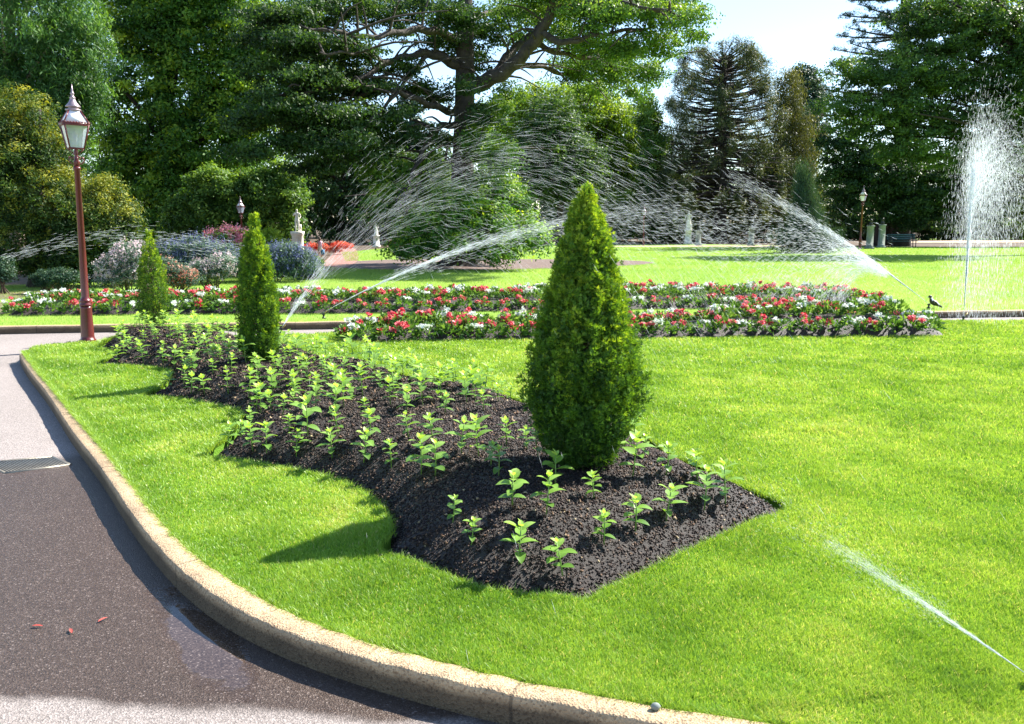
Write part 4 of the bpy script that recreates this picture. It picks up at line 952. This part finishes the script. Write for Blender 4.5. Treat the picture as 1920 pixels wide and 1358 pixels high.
def lamp(label):
    """3.78 m: octagonal pedestal, tapering pole with rings, scrolled collar, four-sided tapering lantern, crested roof, chimney, finial"""
    root = empty('street_lamp', (0, 0, 0)); tag(root, label, 'street lamp', 'old style park lamps')
    Hh = 3.78
    mb = MB(); mb.lathe([(.115, 0), (.115, .05), (.10, .06), (.094, .10), (.082, .50), (.085, .52), (.085, .55)], 8, rot=PI / 8); mb.build('base', M_lampred, root)
    mb = MB(); mb.lathe([(.062, .55), (.09, .56), (.092, .58), (.075, .60), (.075, .62), (.084, .635), (.075, .65), (.062, .67), (.056, .70), (.040, 2.56), (.052, 2.565), (.055, 2.59), (.045, 2.61)], 20); mb.build('pole', M_lampred, root, True)
    mb = MB(); mb.lathe([(.04, 2.61), (.036, 2.66), (.05, 2.68), (.03, 2.70), (.026, 2.78), (.034, 2.82), (.022, 2.84), (.022, 2.86), (.03, 2.87)], 14)
    for k_ in range(4):
        a = k_ * PI / 2 + .6
        pth = [(.03, 2.64), (.075, 2.66), (.10, 2.70), (.085, 2.74), (.06, 2.73), (.065, 2.705)]
        mb.tube(crom([np.array([r_ * math.cos(a), r_ * math.sin(a), z]) for r_, z in pth], 4), .010, 6)
        mb.lathe([(.0, -.018), (.018, 0), (.0, .018)], 6, (.10 * math.cos(a + .3), .10 * math.sin(a + .3), 2.74))
        mb.tube([(.02 * math.cos(a), .02 * math.sin(a), 2.78), (.11 * math.cos(a), .11 * math.sin(a), 2.865)], .007, 5)
    mb.build('collar', M_lampred, root, True)
    # lantern: square in plan, wide at the top
    z0, z1 = 2.87, 3.20; r0, r1 = .135, .225
    rot = PI / 4 + R(38)
    cs = [(math.cos(rot + k_ * PI / 2), math.sin(rot + k_ * PI / 2)) for k_ in range(4)]
    fr = MB()
    for c, s in cs: fr.tube([(r0 * c, r0 * s, z0), (r1 * c, r1 * s, z1)], .012, 6)
    for k_ in range(4):
        (c, s), (c2, s2) = cs[k_], cs[(k_ + 1) % 4]
        fr.tube([(r0 * c, r0 * s, z0), (r0 * c2, r0 * s2, z0)], .011, 6); fr.tube([(r1 * c, r1 * s, z1), (r1 * c2, r1 * s2, z1)], .017, 6)
        for j in range(9):   # crested gutter
            t = (j + .5) / 9; fr.lathe([(0, -.012), (.014, 0), (0, .02)], 5, (1.08 * r1 * (c + (c2 - c) * t), 1.08 * r1 * (s + (s2 - s) * t), z1 + .03))
    fr.lathe([(r1 * 1.04, z1 + .004), (r1 * 1.1, z1 + .012), (r1 * 1.1, z1 + .024), (r1 * 1.02, z1 + .03)], 4, rot=rot)
    lf = fr.build('lantern_frame', M_lampred, root)
    for k_ in range(4):
        (c, s), (c2, s2) = cs[k_], cs[(k_ + 1) % 4]
        g_ = MB(); f0, f1 = r0 * .985, r1 * .985
        g_.add([(f0 * c, f0 * s, z0), (f0 * c2, f0 * s2, z0), (f1 * c2, f1 * s2, z1), (f1 * c, f1 * s, z1)], [np.array([[0, 1, 2, 3]])]); g_.build('glass_pane', M_glass, lf)
    rf_ = MB(); rf_.lathe([(r1 * 1.02, z1 + .03), (.105, 3.40), (.10, 3.405)], 4, rot=rot); ro = rf_.build('lantern_roof', M_glassmilk, root)
    rib = MB()
    for c, s in cs: rib.tube([(r1 * 1.03 * c, r1 * 1.03 * s, z1 + .032), (.107 * c, .107 * s, 3.402)], .009, 5)
    rib.build('ridge', M_lampred, ro)
    ch = MB(); ch.lathe([(.105, 3.405), (.105, 3.425), (.06, 3.43), (.06, 3.45), (.10, 3.455), (.10, 3.468), (.055, 3.52), (.038, 3.56), (.036, 3.58), (.045, 3.59), (.022, 3.605), (.018, 3.63), (.030, 3.65), (.016, 3.665), (.013, 3.69), (.004, 3.78)], 14); ch.build('finial', M_lampcap, root, True)
    bu = MB(); bu.lathe([(.012, 2.88), (.012, 2.96), (.022, 2.98), (.022, 3.02), (.034, 3.05), (.036, 3.10), (.02, 3.14), (.002, 3.15)], 12); bu.build('bulb', M_bulb, root, True)
    reg(root); return root
L1 = lamp('tall dark red street lamp at the corner of the near lawn, nearest of the lamps')
L1.location = tuple(P(165, 641)[:2]) + (-.01,)
L1.rotation_euler = (0, R(1.0), 0)
for u, vt, Y, lb in ((450, 368, 36, 'street lamp rising behind the pink plumed shrub at left'), (1620, 348, 57, 'street lamp at the edge of the dark trees on the right'), (1208, 385, 66, 'dark lamp standing in shade behind the falling spray, left of the pedestal statue')):
    top = W(u, vt, Y); o = dup(L1, (top[0], Y, 0), .2, top[2] / 3.78); tag(o, lb, 'street lamp', 'old style park lamps')

M_marble = mat('weathered marble', (.82, .78, .70), .6, (.62, .58, .50), 7, .3)
M_stone = mat('grey green stone', (.24, .27, .24), .8, (.15, .18, .16), 6, .4)
M_bronze = mat('dark bronze', (.05, .05, .045), .4, (.03, .035, .03), 8, .2, metallic=.6)
def skin(name, joints, edges, mat_, parent=None, lev=2, root_i=0):
    me = bpy.data.meshes.new(name); me.from_pydata([j[0] for j in joints], edges, []); me.update()
    o = link(name, me, mat_, parent); mo = o.modifiers.new('skin', 'SKIN'); mo.use_smooth_shade = True
    sv_ = me.skin_vertices[0].data
    for i, j in enumerate(joints): rr0 = j[1]; sv_[i].radius = rr0 if isinstance(rr0, tuple) else (rr0, rr0); sv_[i].use_root = (i == root_i)
    m2 = o.modifiers.new('sub', 'SUBSURF'); m2.levels = lev; m2.render_levels = lev
    return o
def figure(name, mat_, parent, h, z0, pose=0):
    s = h / 1.75
    J = [((0, 0, .95), (.15, .11)), ((0, 0, 1.12), (.125, .095)), ((.01, 0, 1.32), (.17, .11)), ((.01, 0, 1.45), (.11, .08)), ((.01, -.01, 1.52), .055), ((.02, -.03, 1.63), (.085, .10)), ((.02, -.02, 1.73), (.07, .08)),
         ((.10, 0, .88), (.10, .10)), ((.12, -.05, .5), .075), ((.12, .0, .08), .045), ((.13, -.12, .03), .035),
         ((-.10, 0, .88), (.10, .10)), ((-.10, .0, .5), .075), ((-.11, .03, .08), .045), ((-.12, -.09, .03), .035),
         ((.20, 0, 1.42), .06), ((.31, .02, 1.17), .045), ((.26, -.16, 1.02), .035), ((.24, -.22, .98), .03),
         ((-.18, 0, 1.42), .06), ((-.30, .02, 1.2), .045), ((-.16, -.16, 1.28) if pose == 0 else (-.36, -.04, .95), .035), ((-.08, -.2, 1.36) if pose == 0 else (-.37, -.06, .87), .03)]
    E = [(0, 1), (1, 2), (2, 3), (3, 4), (4, 5), (5, 6), (0, 7), (7, 8), (8, 9), (9, 10), (0, 11), (11, 12), (12, 13), (13, 14), (2, 15), (15, 16), (16, 17), (17, 18), (2, 19), (19, 20), (20, 21), (21, 22)]
    J = [(tuple(c * s + (z0 if i == 2 else 0) for i, c in enumerate(p)), (tuple(q * s for q in r_) if isinstance(r_, tuple) else r_ * s)) for p, r_ in J]
    return skin(name, J, E, mat_, parent)
def pedestal(mb, w_, h, n=4):
    mb.lathe([(w_ * 1.35, 0), (w_ * 1.35, h * .10), (w_ * 1.18, h * .13), (w_ * 1.18, h * .19), (w_, h * .22), (w_ * .96, h * .86), (w_ * 1.12, h * .90), (w_ * 1.18, h * .95), (w_ * 1.18, h)], n, rot=PI / 4)
def statue(label, u, vtop, vmid, vbase, Y, mat_, pose=0, drape=True, rz=0):
    base = W(u, vbase, Y); top = W(u, vtop, Y)[2]; mid = W(u, vmid, Y)[2]
    root = empty('statue', (base[0], Y, 0)); tag(root, label, 'statue'); root.rotation_euler = (0, 0, rz)
    mb = MB(); pedestal(mb, min(.30, mid * .21) if Y < 50 else mid * .30, mid); mb.build('pedestal', mat_, root)
    h = top - mid; fg = figure('figure', mat_, root, h, mid, pose)
    if drape:
        s = h / 1.75; mb = MB(); n = 22; th = np.arange(n) * 2 * PI / n
        V = []
        for z, r_ in ((.0, .25), (.3, .24), (.6, .21), (.9, .18), (1.05, .15), (1.25, .17)):
            rr = r_ * (1 + .10 * np.sin(th * 7 + z * 3)); V.append(np.stack([rr * np.cos(th) * 1.05, rr * np.sin(th) * .85, np.full(n, z) + .05 * np.sin(th * 2 + 1) * (z > 1)], -1))
        V = np.array(V) * s + [0, 0, mid]
        i = np.arange(5)[:, None] * n; j = np.arange(n)[None]; j2 = (j + 1) % n
        mb.add(V.reshape(-1, 3), [np.stack([i + j, i + j2, i + n + j2, i + n + j], -1).reshape(-1, 4)]); mb.build('drapery', mat_, root, True)
    mb = MB(); s = h / 1.75; mb.tube([(.22 * s, .12 * s, mid), (.24 * s, .1 * s, mid + .55 * s)], [.11 * s, .08 * s], 8); mb.build('stump', mat_, root, True)
    return root
statue('cream marble statue on a square pedestal among shrubs at left', 559, 392, 434, 470, 37, M_marble, 0, False)
statue('small pale statue half veiled by the big spray arc', 706, 418, 441, 466, 62, M_marble, 1, True, .4)
statue('white marble statue of a draped figure on a stepped pedestal, beyond the right lawn', 1290, 396, 431, 457, 70, M_marble, 1, True, -.3)
def bust(label, u, vt, vp, vb, Y):
    base = W(u, vb, Y); mid = W(u, vp, Y)[2]; top = W(u, vt, Y)[2]
    root = empty('bust_pillar', (base[0], Y, 0)); tag(root, label, 'bust on pillar', 'busts on stone pillars')
    mb = MB(); w_ = .25; mb.lathe([(w_ * 1.4, 0), (w_ * 1.4, .10), (w_, .16), (w_ * .95, mid - .12), (w_ * 1.1, mid - .06), (w_ * 1.1, mid)], 4, rot=PI / 4); mb.build('pillar', M_stone, root)
    s = (top - mid) / .5
    skin('bust', [((0, 0, mid), (.12 * s, .1 * s)), ((0, 0, mid + .12 * s), (.2 * s, .13 * s)), ((0, 0, mid + .24 * s), .07 * s), ((0, -.02 * s, mid + .40 * s), (.13 * s, .14 * s)), ((0, 0, mid + .52 * s), .08 * s)], [(0, 1), (1, 2), (2, 3), (3, 4)], M_bronze, root)
for a in (('bust on a grey green pillar just right of the draped statue', 1309, 417, 431, 462, 66), ('grey bust pillar, left one of the two behind the low jet', 1408, 412, 427, 462, 66), ('grey bust pillar, right one of the two behind the low jet', 1463, 412, 427, 460, 68), ('bust pillar at the foot of the right hand distant lamp', 1630, 411, 423, 464, 57.5), ('shaded bust pillar left of the park bench', 1652, 409, 421, 462, 60), ('pillar in shade left of the dark lamp behind the spray', 1152, 424, 434, 458, 69)):
    bust(*a)
# bench
root = empty('park_bench', (W(1690, 458, 61)[0], 61, 0)); tag(root, 'dark green slatted park bench in deep shade under the cedar', 'bench')
M_bench = mat('bench green paint', (.03, .09, .10), .5)
mb = MB(); [mb.box(-1, 1, -.02 - k_ * .13, .08 - k_ * .13, .43, .46) for k_ in range(4)]; mb.build('seat', M_bench, root)
mb = MB(); [mb.box(-1, 1, .12 + k_ * .02, .15 + k_ * .02, .55 + k_ * .14, .65 + k_ * .14) for k_ in range(3)]; mb.build('backrest', M_bench, root)
for x in (-.85, .85):
    mb = MB(); mb.tube([(x, -.38, 0), (x, -.36, .43), (x, -.36, .64), (x, .1, .66)], .03, 6); mb.tube([(x, .05, 0), (x, .1, .43), (x, .17, .98)], .03, 6); mb.build('leg', M_bronze, root)
# the walker on the red path
pb = P(601, 484); root = empty('person', (pb[0], pb[1], 0)); tag(root, 'person seen from behind in a pink top and pale shorts, walking down the red path', 'person')
hp = 37 / F * pb[1]; M_skin = mat('skin', (.55, .33, .24), .6); M_pink = mat('pink cotton', (.72, .46, .60), .8, (.6, .36, .5), 20, .3); M_cream = mat('pale shorts', (.62, .55, .48), .8); M_hair = mat('brown hair', (.07, .04, .025), .6)
fg = figure('body', M_skin, root, hp, 0, 1); root.rotation_euler = (0, 0, PI + .2)
s = hp / 1.75
def shell(name, rows, m_):
    mb = MB(); n = 18; th = np.arange(n) * 2 * PI / n; V = np.array([np.stack([a * np.cos(th) + cx, b_ * np.sin(th), np.full(n, z)], -1) for cx, a, b_, z in rows]) * s
    k_ = len(rows); i = np.arange(k_ - 1)[:, None] * n; j = np.arange(n)[None]; j2 = (j + 1) % n
    mb.add(V.reshape(-1, 3), [np.stack([i + j, i + j2, i + n + j2, i + n + j], -1).reshape(-1, 4)]); return mb.build(name, m_, root, True)
shell('top', [(0, .19, .15, .92), (0, .175, .14, 1.1), (.0, .215, .155, 1.3), (0, .21, .14, 1.42), (0, .10, .10, 1.5)], M_pink)
shell('shorts', [(0, .225, .18, .66), (0, .215, .17, .8), (0, .19, .155, .98)], M_cream)
mb = MB(); mb.lathe([(0, 1.80), (.06, 1.79), (.10, 1.73), (.115, 1.65), (.10, 1.56), (.05, 1.50), (0, 1.49)], 14, (.02, .02, 0)); hr = mb.build('hair', M_hair, root, True)
hr.scale = (s, s, s)
bg_ = empty('shopping_bag', (pb[0] + .12, pb[1] - .02, .30 * s)); tag(bg_, 'small blue bag hanging from the hand of the walker on the red path', 'bag')
mb = MB(); mb.lathe([(.09, 0), (.10, .10), (.085, .26)], 12, sy=.5); mb.build('pouch', mat('blue cloth', (.10, .30, .55), .7), bg_, True)
mb = MB(); mb.tube(crom([(-.06, 0, .26), (-.03, 0, .38), (.03, 0, .38), (.06, 0, .26)], 4), .006, 5); mb.build('handle', M_bronze, bg_)

# magpie on the kerb beside the jet
pb = P(1750, 580); bs = 1.0
root = empty('magpie', (pb[0], pb[1], .012)); tag(root, 'black and white magpie standing by the kerb at the foot of the low jet', 'bird'); root.rotation_euler = (0, 0, R(8))
def birdmat():
    m, nt, b, o = newmat('magpie plumage'); a = nt.nodes.new('ShaderNodeAttribute'); a.attribute_name = 'tint'
    r = ramp(nt, [(.45, (.010, .011, .014)), (.55, (.8, .82, .85))]); nt.links.new(a.outputs['Fac'], r.inputs[0]); nt.links.new(r.outputs[0], b.inputs['Base Color']); b.inputs['Roughness'].default_value = .45
    return m
M_bird = birdmat()
# body swept from beak end to tail tip (x to the left is forward)
path = np.array([(-.128, 0, .232), (-.118, 0, .245), (-.10, 0, .255), (-.08, 0, .245), (-.072, 0, .215), (-.06, 0, .175), (-.035, 0, .145), (0, 0, .125), (.04, 0, .105), (.08, 0, .085), (.13, 0, .06), (.19, 0, .03), (.20, 0, .028)])
rad = np.array([.004, .02, .028, .030, .030, .042, .052, .054, .048, .036, .024, .016, .004])
mb = MB(); P2 = crom(path, 3); r2 = np.interp(np.linspace(0, 12, len(P2)), range(13), rad); mb.tube(P2, r2, 14)
V = np.concatenate(mb.V); seg = np.arange(len(V)) // 14; cz = P2[seg][:, 2]; rr0 = r2[seg]; up = (V[:, 2] - cz) / rr0; f = seg / len(P2)
white = ((f > .26) & (f < .42) & (up > -.1)) | ((f > .55) & (f < .76) & (up > .15)) | ((f > .50) & (f < .64) & (abs(up) < .3))
mb.T = [np.where(white, 1.0, 0.0)]
mb.build('body', M_bird, root, True)
mb = MB(); mb.tube([(-.12, 0, .242), (-.15, 0, .243), (-.178, 0, .238)], [.009, .006, .001], 8); mb.build('beak', mat('pale bill', (.35, .38, .42), .4), root)
for y in (-.02, .02):
    mb = MB(); mb.tube([(.0, y, .10), (.012, y, .05), (-.002, y, .004)], [.010, .004, .004], 6)
    for a in (-.5, 0, .5): mb.tube([(-.002, y, .004), (-.035, y + .02 * a, .003)], .003, 4)
    mb.tube([(-.002, y, .004), (.02, y, .003)], .003, 4); mb.build('leg', M_bronze, root)
for y in (-1, 1):
    mb = MB(); mb.tube(crom([(-.045, y * .046, .165), (.0, y * .056, .135), (.07, y * .036, .085), (.14, y * .012, .05)], 4), np.interp(np.linspace(0, 3, 13), range(4), [.012, .022, .016, .004]), 8); mb.build('wing', M_bird, root, True)
    V = None
for o_ in root.children:
    if o_.name.startswith('wing'):
        o_.data.attributes['tint'].data.foreach_set('value', np.zeros(len(o_.data.vertices), dtype=np.float32))
# small litter: stone on the kerb, dry leaves on the road
sb_ = MB(); 
for (u, v, z, lb) in ((1229, 1329, .012, 'small grey stone lying on the kerb at the lawn edge'),):
    p = P(u, v, z); mb = MB(); mb.lathe([(.0, -.01), (.016, 0), (.02, .01), (.013, .02), (.0, .024)], 9, sy=.7); o_ = mb.build('stone', M_stone, None, True, tuple(p)); tag(o_, lb, 'stone')
M_dry = mat('red dry leaf', (.42, .07, .05), .6)
for i, (u, v) in enumerate(((60, 1174), (184, 1166), (135, 1187))):
    p = P(u, v, -.112); mb = MB(); V, Fq = leaf_verts(.055, .012, i * 1.1, 0, .1, .1, .6); mb.add(V, [Fq]); o_ = mb.build('dry_leaf', M_dry, None, True, tuple(p))
    tag(o_, ['red dry leaf on the wet asphalt, leftmost of the three', 'red dry leaf on the wet asphalt, rightmost and farthest from the camera', 'red dry leaf on the wet asphalt, middle and nearest the camera'][i], 'leaf', 'dry leaves on the road')
# ================================================================ sprinklers and their water
m, nt, b, o = newmat('water drops'); M_water = m
tl = nt.nodes.new('ShaderNodeBsdfTranslucent'); tl.inputs[0].default_value = (.92, .96, 1, 1)
df = nt.nodes.new('ShaderNodeBsdfDiffuse'); df.inputs[0].default_value = (.85, .92, 1, 1)
tp_ = nt.nodes.new('ShaderNodeBsdfTransparent')
m1 = nt.nodes.new('ShaderNodeMixShader'); m1.inputs[0].default_value = .35; nt.links.new(tl.outputs[0], m1.inputs[1]); nt.links.new(df.outputs[0], m1.inputs[2])
m2 = nt.nodes.new('ShaderNodeMixShader'); m2.inputs[0].default_value = .58; nt.links.new(m1.outputs[0], m2.inputs[1]); nt.links.new(tp_.outputs[0], m2.inputs[2]); nt.links.new(m2.outputs[0], o.inputs[0])
def fly(src, V0, T, K, dt=.01):
    """ballistic flight with quadratic drag, each drop stopped at its own age T"""
    n = len(T); p = np.repeat(np.asarray(src, dtype=float)[None], n, 0); v = V0.copy(); h = (T / 60)[:, None]
    for _ in range(60):
        sp_ = np.linalg.norm(v, axis=1, keepdims=True)
        v += (np.array([0, 0, -9.8]) - K[:, None] * sp_ * v) * h
        p += v * h
    return p, v
def drops(name, Pp, Vv, wd, ln, label=None):
    """each drop a slender spindle of water along its flight"""
    ok = Pp[:, 2] > .01; Pp, Vv = Pp[ok], Vv[ok]; wd = np.broadcast_to(wd, ok.shape)[ok]; ln = np.broadcast_to(ln, ok.shape)[ok]; n = len(Pp)
    d = unit(Vv); a = unit(np.cross(d, unit(rng.normal(size=(n, 3))))); b_ = np.cross(d, a)
    w_ = (wd * .5)[:, None]; l = (ln * .5)[:, None]
    V = np.stack([Pp - d * l, Pp + a * w_, Pp - a * w_ * .5 + b_ * w_ * .87, Pp - a * w_ * .5 - b_ * w_ * .87, Pp + d * l], 1)
    i = np.arange(n)[:, None] * 5
    F_ = np.concatenate([i + np.array([f]) for f in ((0, 2, 1), (0, 3, 2), (0, 1, 3), (4, 1, 2), (4, 2, 3), (4, 3, 1))])
    o = link(name, mesh_np(name, V.reshape(-1, 3), [F_]), M_water); tag(o, kind='stuff'); return o
def dirv(az, el, sp_):
    return np.stack([np.cos(el) * np.cos(az), np.cos(el) * np.sin(az), np.sin(el)], -1) * np.asarray(sp_)[:, None]
def head(p, lb):
    root = empty('sprinkler', tuple(p)); tag(root, lb, 'sprinkler', 'lawn sprinklers')
    mb = MB(); mb.lathe([(.035, -.02), (.035, .03), (.02, .035), (.018, .07), (.03, .075), (.03, .10), (.01, .105)], 12); mb.build('riser', M_bronze, root, True)
    mb = MB(); mb.tube([(0, 0, .09), (.03, 0, .12), (.07, 0, .15)], [.012, .011, .008], 8); mb.build('nozzle', mat('brass', (.5, .36, .12), .4, metallic=.8), root, True)
N_ = rng.normal; U_ = rng.uniform
# 1. wide fan whose arc fills the middle of the view
s = P(528, 627) + [0, 0, .1]; head(P(528, 627), 'sprinkler beside the middle conifer, throwing the widest arc')
n = 5000
az = np.where(U_(size=n) < .6, N_(R(4), R(7), n), U_(R(-55), R(10), n)); el = R(53) + N_(0, R(3.2), n); sp_ = 9.55 * (1 + N_(0, .05, n)) * np.where(U_(size=n) < .45, U_(.72, 1, n), 1)
T = .15 + 1.6 * U_(size=n) ** .8; K = U_(.003, .035, n)
p, v = fly(s, dirv(az, el, sp_), T, K); q = .0019 * np.clip(p[:, 1] / 14, .35, 1.2)
drops('water_spray', p, v, q * U_(.6, 1.5, n), U_(.12, .42, n) * np.clip(p[:, 1] / 14, .3, 1))
n = 350; p, v = fly(s, dirv(N_(R(6), R(5), n), R(56) + N_(0, R(3), n), 9.4 * (1 + N_(0, .03, n))), U_(0, .16, n), np.full(n, .01)); drops('water_jet', p, v, .004, .16)
# drops crossing in front of the large conifer
n = 260; p, v = fly(s, dirv(N_(R(-62), R(5), n), R(47) + N_(0, R(3), n), 10.6 * (1 + N_(0, .04, n))), U_(1.0, 1.6, n), U_(.003, .02, n)); drops('water_spray', p, v, .0016, U_(.03, .12, n))
# 2. flat thin jet passing behind the large conifer
s = P(607, 598) + [0, 0, .12]; head(P(607, 598), 'small sprinkler on the grass strip before the rear flowers')
n = 3000; T = .62 * U_(size=n) ** 1.7; w_ = .004 + .022 * T
p, v = fly(s, dirv(R(8) + N_(0, R(.35), n), R(28.5) + N_(0, 1, n) * R(.25) * (1 + 5 * T), np.full(n, 12.9)), T, np.full(n, .002)); drops('water_jet', p, v, .0045 * (1 - .9 * T), .14)
n = 2500; p, v = fly(s, dirv(R(8) + N_(0, R(1.5), n), R(28.5) + N_(0, R(2.4), n), np.full(n, 12.9)), U_(.1, 1.1, n), U_(.002, .05, n)); drops('water_spray', p, v, .005, U_(.05, .2, n))
# 3. jet beside the magpie, breaking into mist to the left
s = P(1741, 579) + [0, 0, .10]; head(P(1741, 579), 'sprinkler beside the magpie')
n = 3200; T = .34 * U_(size=n) ** 1.7; p, v = fly(s, dirv(R(178) + N_(0, R(.4), n), R(37) + N_(0, 1, n) * R(.3) * (1 + 9 * T), np.full(n, 16.)), T, np.full(n, .006)); drops('water_jet', p, v, .0055 * (1 - 2.2 * T), .14)
n = 6500; T = .14 + .75 * U_(size=n) ** 1.5
p, v = fly(s, dirv(R(178) + N_(0, R(3.5), n), R(36) + N_(0, R(2.0), n), np.full(n, 16.)), T, U_(.2, 1.1, n)); drops('water_spray', p, v, .005, U_(.04, .16, n))
# 4. upright fountain at right
s = P(1806, 603) + [0, 0, .05]; head(P(1806, 603), 'sprinkler throwing the tall upright plume at right')
n = 3600; T = .56 * U_(0, 1, n) ** 1.3
p, v = fly(s, dirv(R(90) + N_(0, 1.0, n), R(90) - abs(N_(0, R(.5), n)) * (.4 + 2.5 * T), 7.7 * (1 + N_(0, .02, n))), T, np.full(n, .004)); p[:, 0] += -.07 * np.sin(np.clip(T / .7, 0, 1) * PI * .8) + abs(N_(0, 1, n)) * .12 * T; drops('water_jet', p, v, .0045, .10)
n = 22000; vx = np.where(U_(size=n) < .5, abs(N_(0, .28, n)) - .12, abs(N_(0, .95, n)) - .10); V0 = np.stack([vx, N_(0, .35, n), 7.7 * (1 + N_(0, .085, n))], -1); T = U_(.5, 1.62, n)
p, v = fly(s, V0, T, U_(.0, .05, n)); drops('water_spray', p, v, .0036 * U_(.5, 1.4, n), U_(.03, .12, n))
# 5. near jet entering from the right edge, low over the grass
s = np.array([2.06, 3.1, .02]); head((2.06, 3.1, 0), 'sprinkler beyond the right edge of the near lawn')
tg = np.array([1.50, 3.16, .43])
d_ = tg - s; azz = math.atan2(d_[1], d_[0])
n = 2200; T = .085 * U_(size=n) ** 1.5; p, v = fly(s, dirv(azz + N_(0, 1, n) * R(.4) * (1 + 16 * T), R(35) + N_(0, 1, n) * R(.4) * (1 + 16 * T), np.full(n, 12.)), T, np.full(n, .01)); drops('water_jet', p, v, .0009 * (1 - 7 * T), .04)
n = 1500; T = .04 + .09 * U_(size=n) ** 1.3; p, v = fly(s, dirv(azz - R(4) + N_(0, R(4), n), R(35) + N_(0, R(3.2), n), np.full(n, 12.)), T, U_(.02, .6, n)); drops('water_spray', p, v, .0006 * U_(.5, 1.4, n), U_(.004, .02, n))
# 6. faint distant arc at the far left
s = P(-140, 560) + [0, 0, .1]; n = 500
p, v = fly(s, dirv(R(12) + N_(0, R(1), n), R(30) + N_(0, R(1.5), n), np.full(n, 10.5)), U_(.2, .9, n), U_(.0, .02, n)); drops('water_spray', p, v, .006, U_(.08, .3, n))
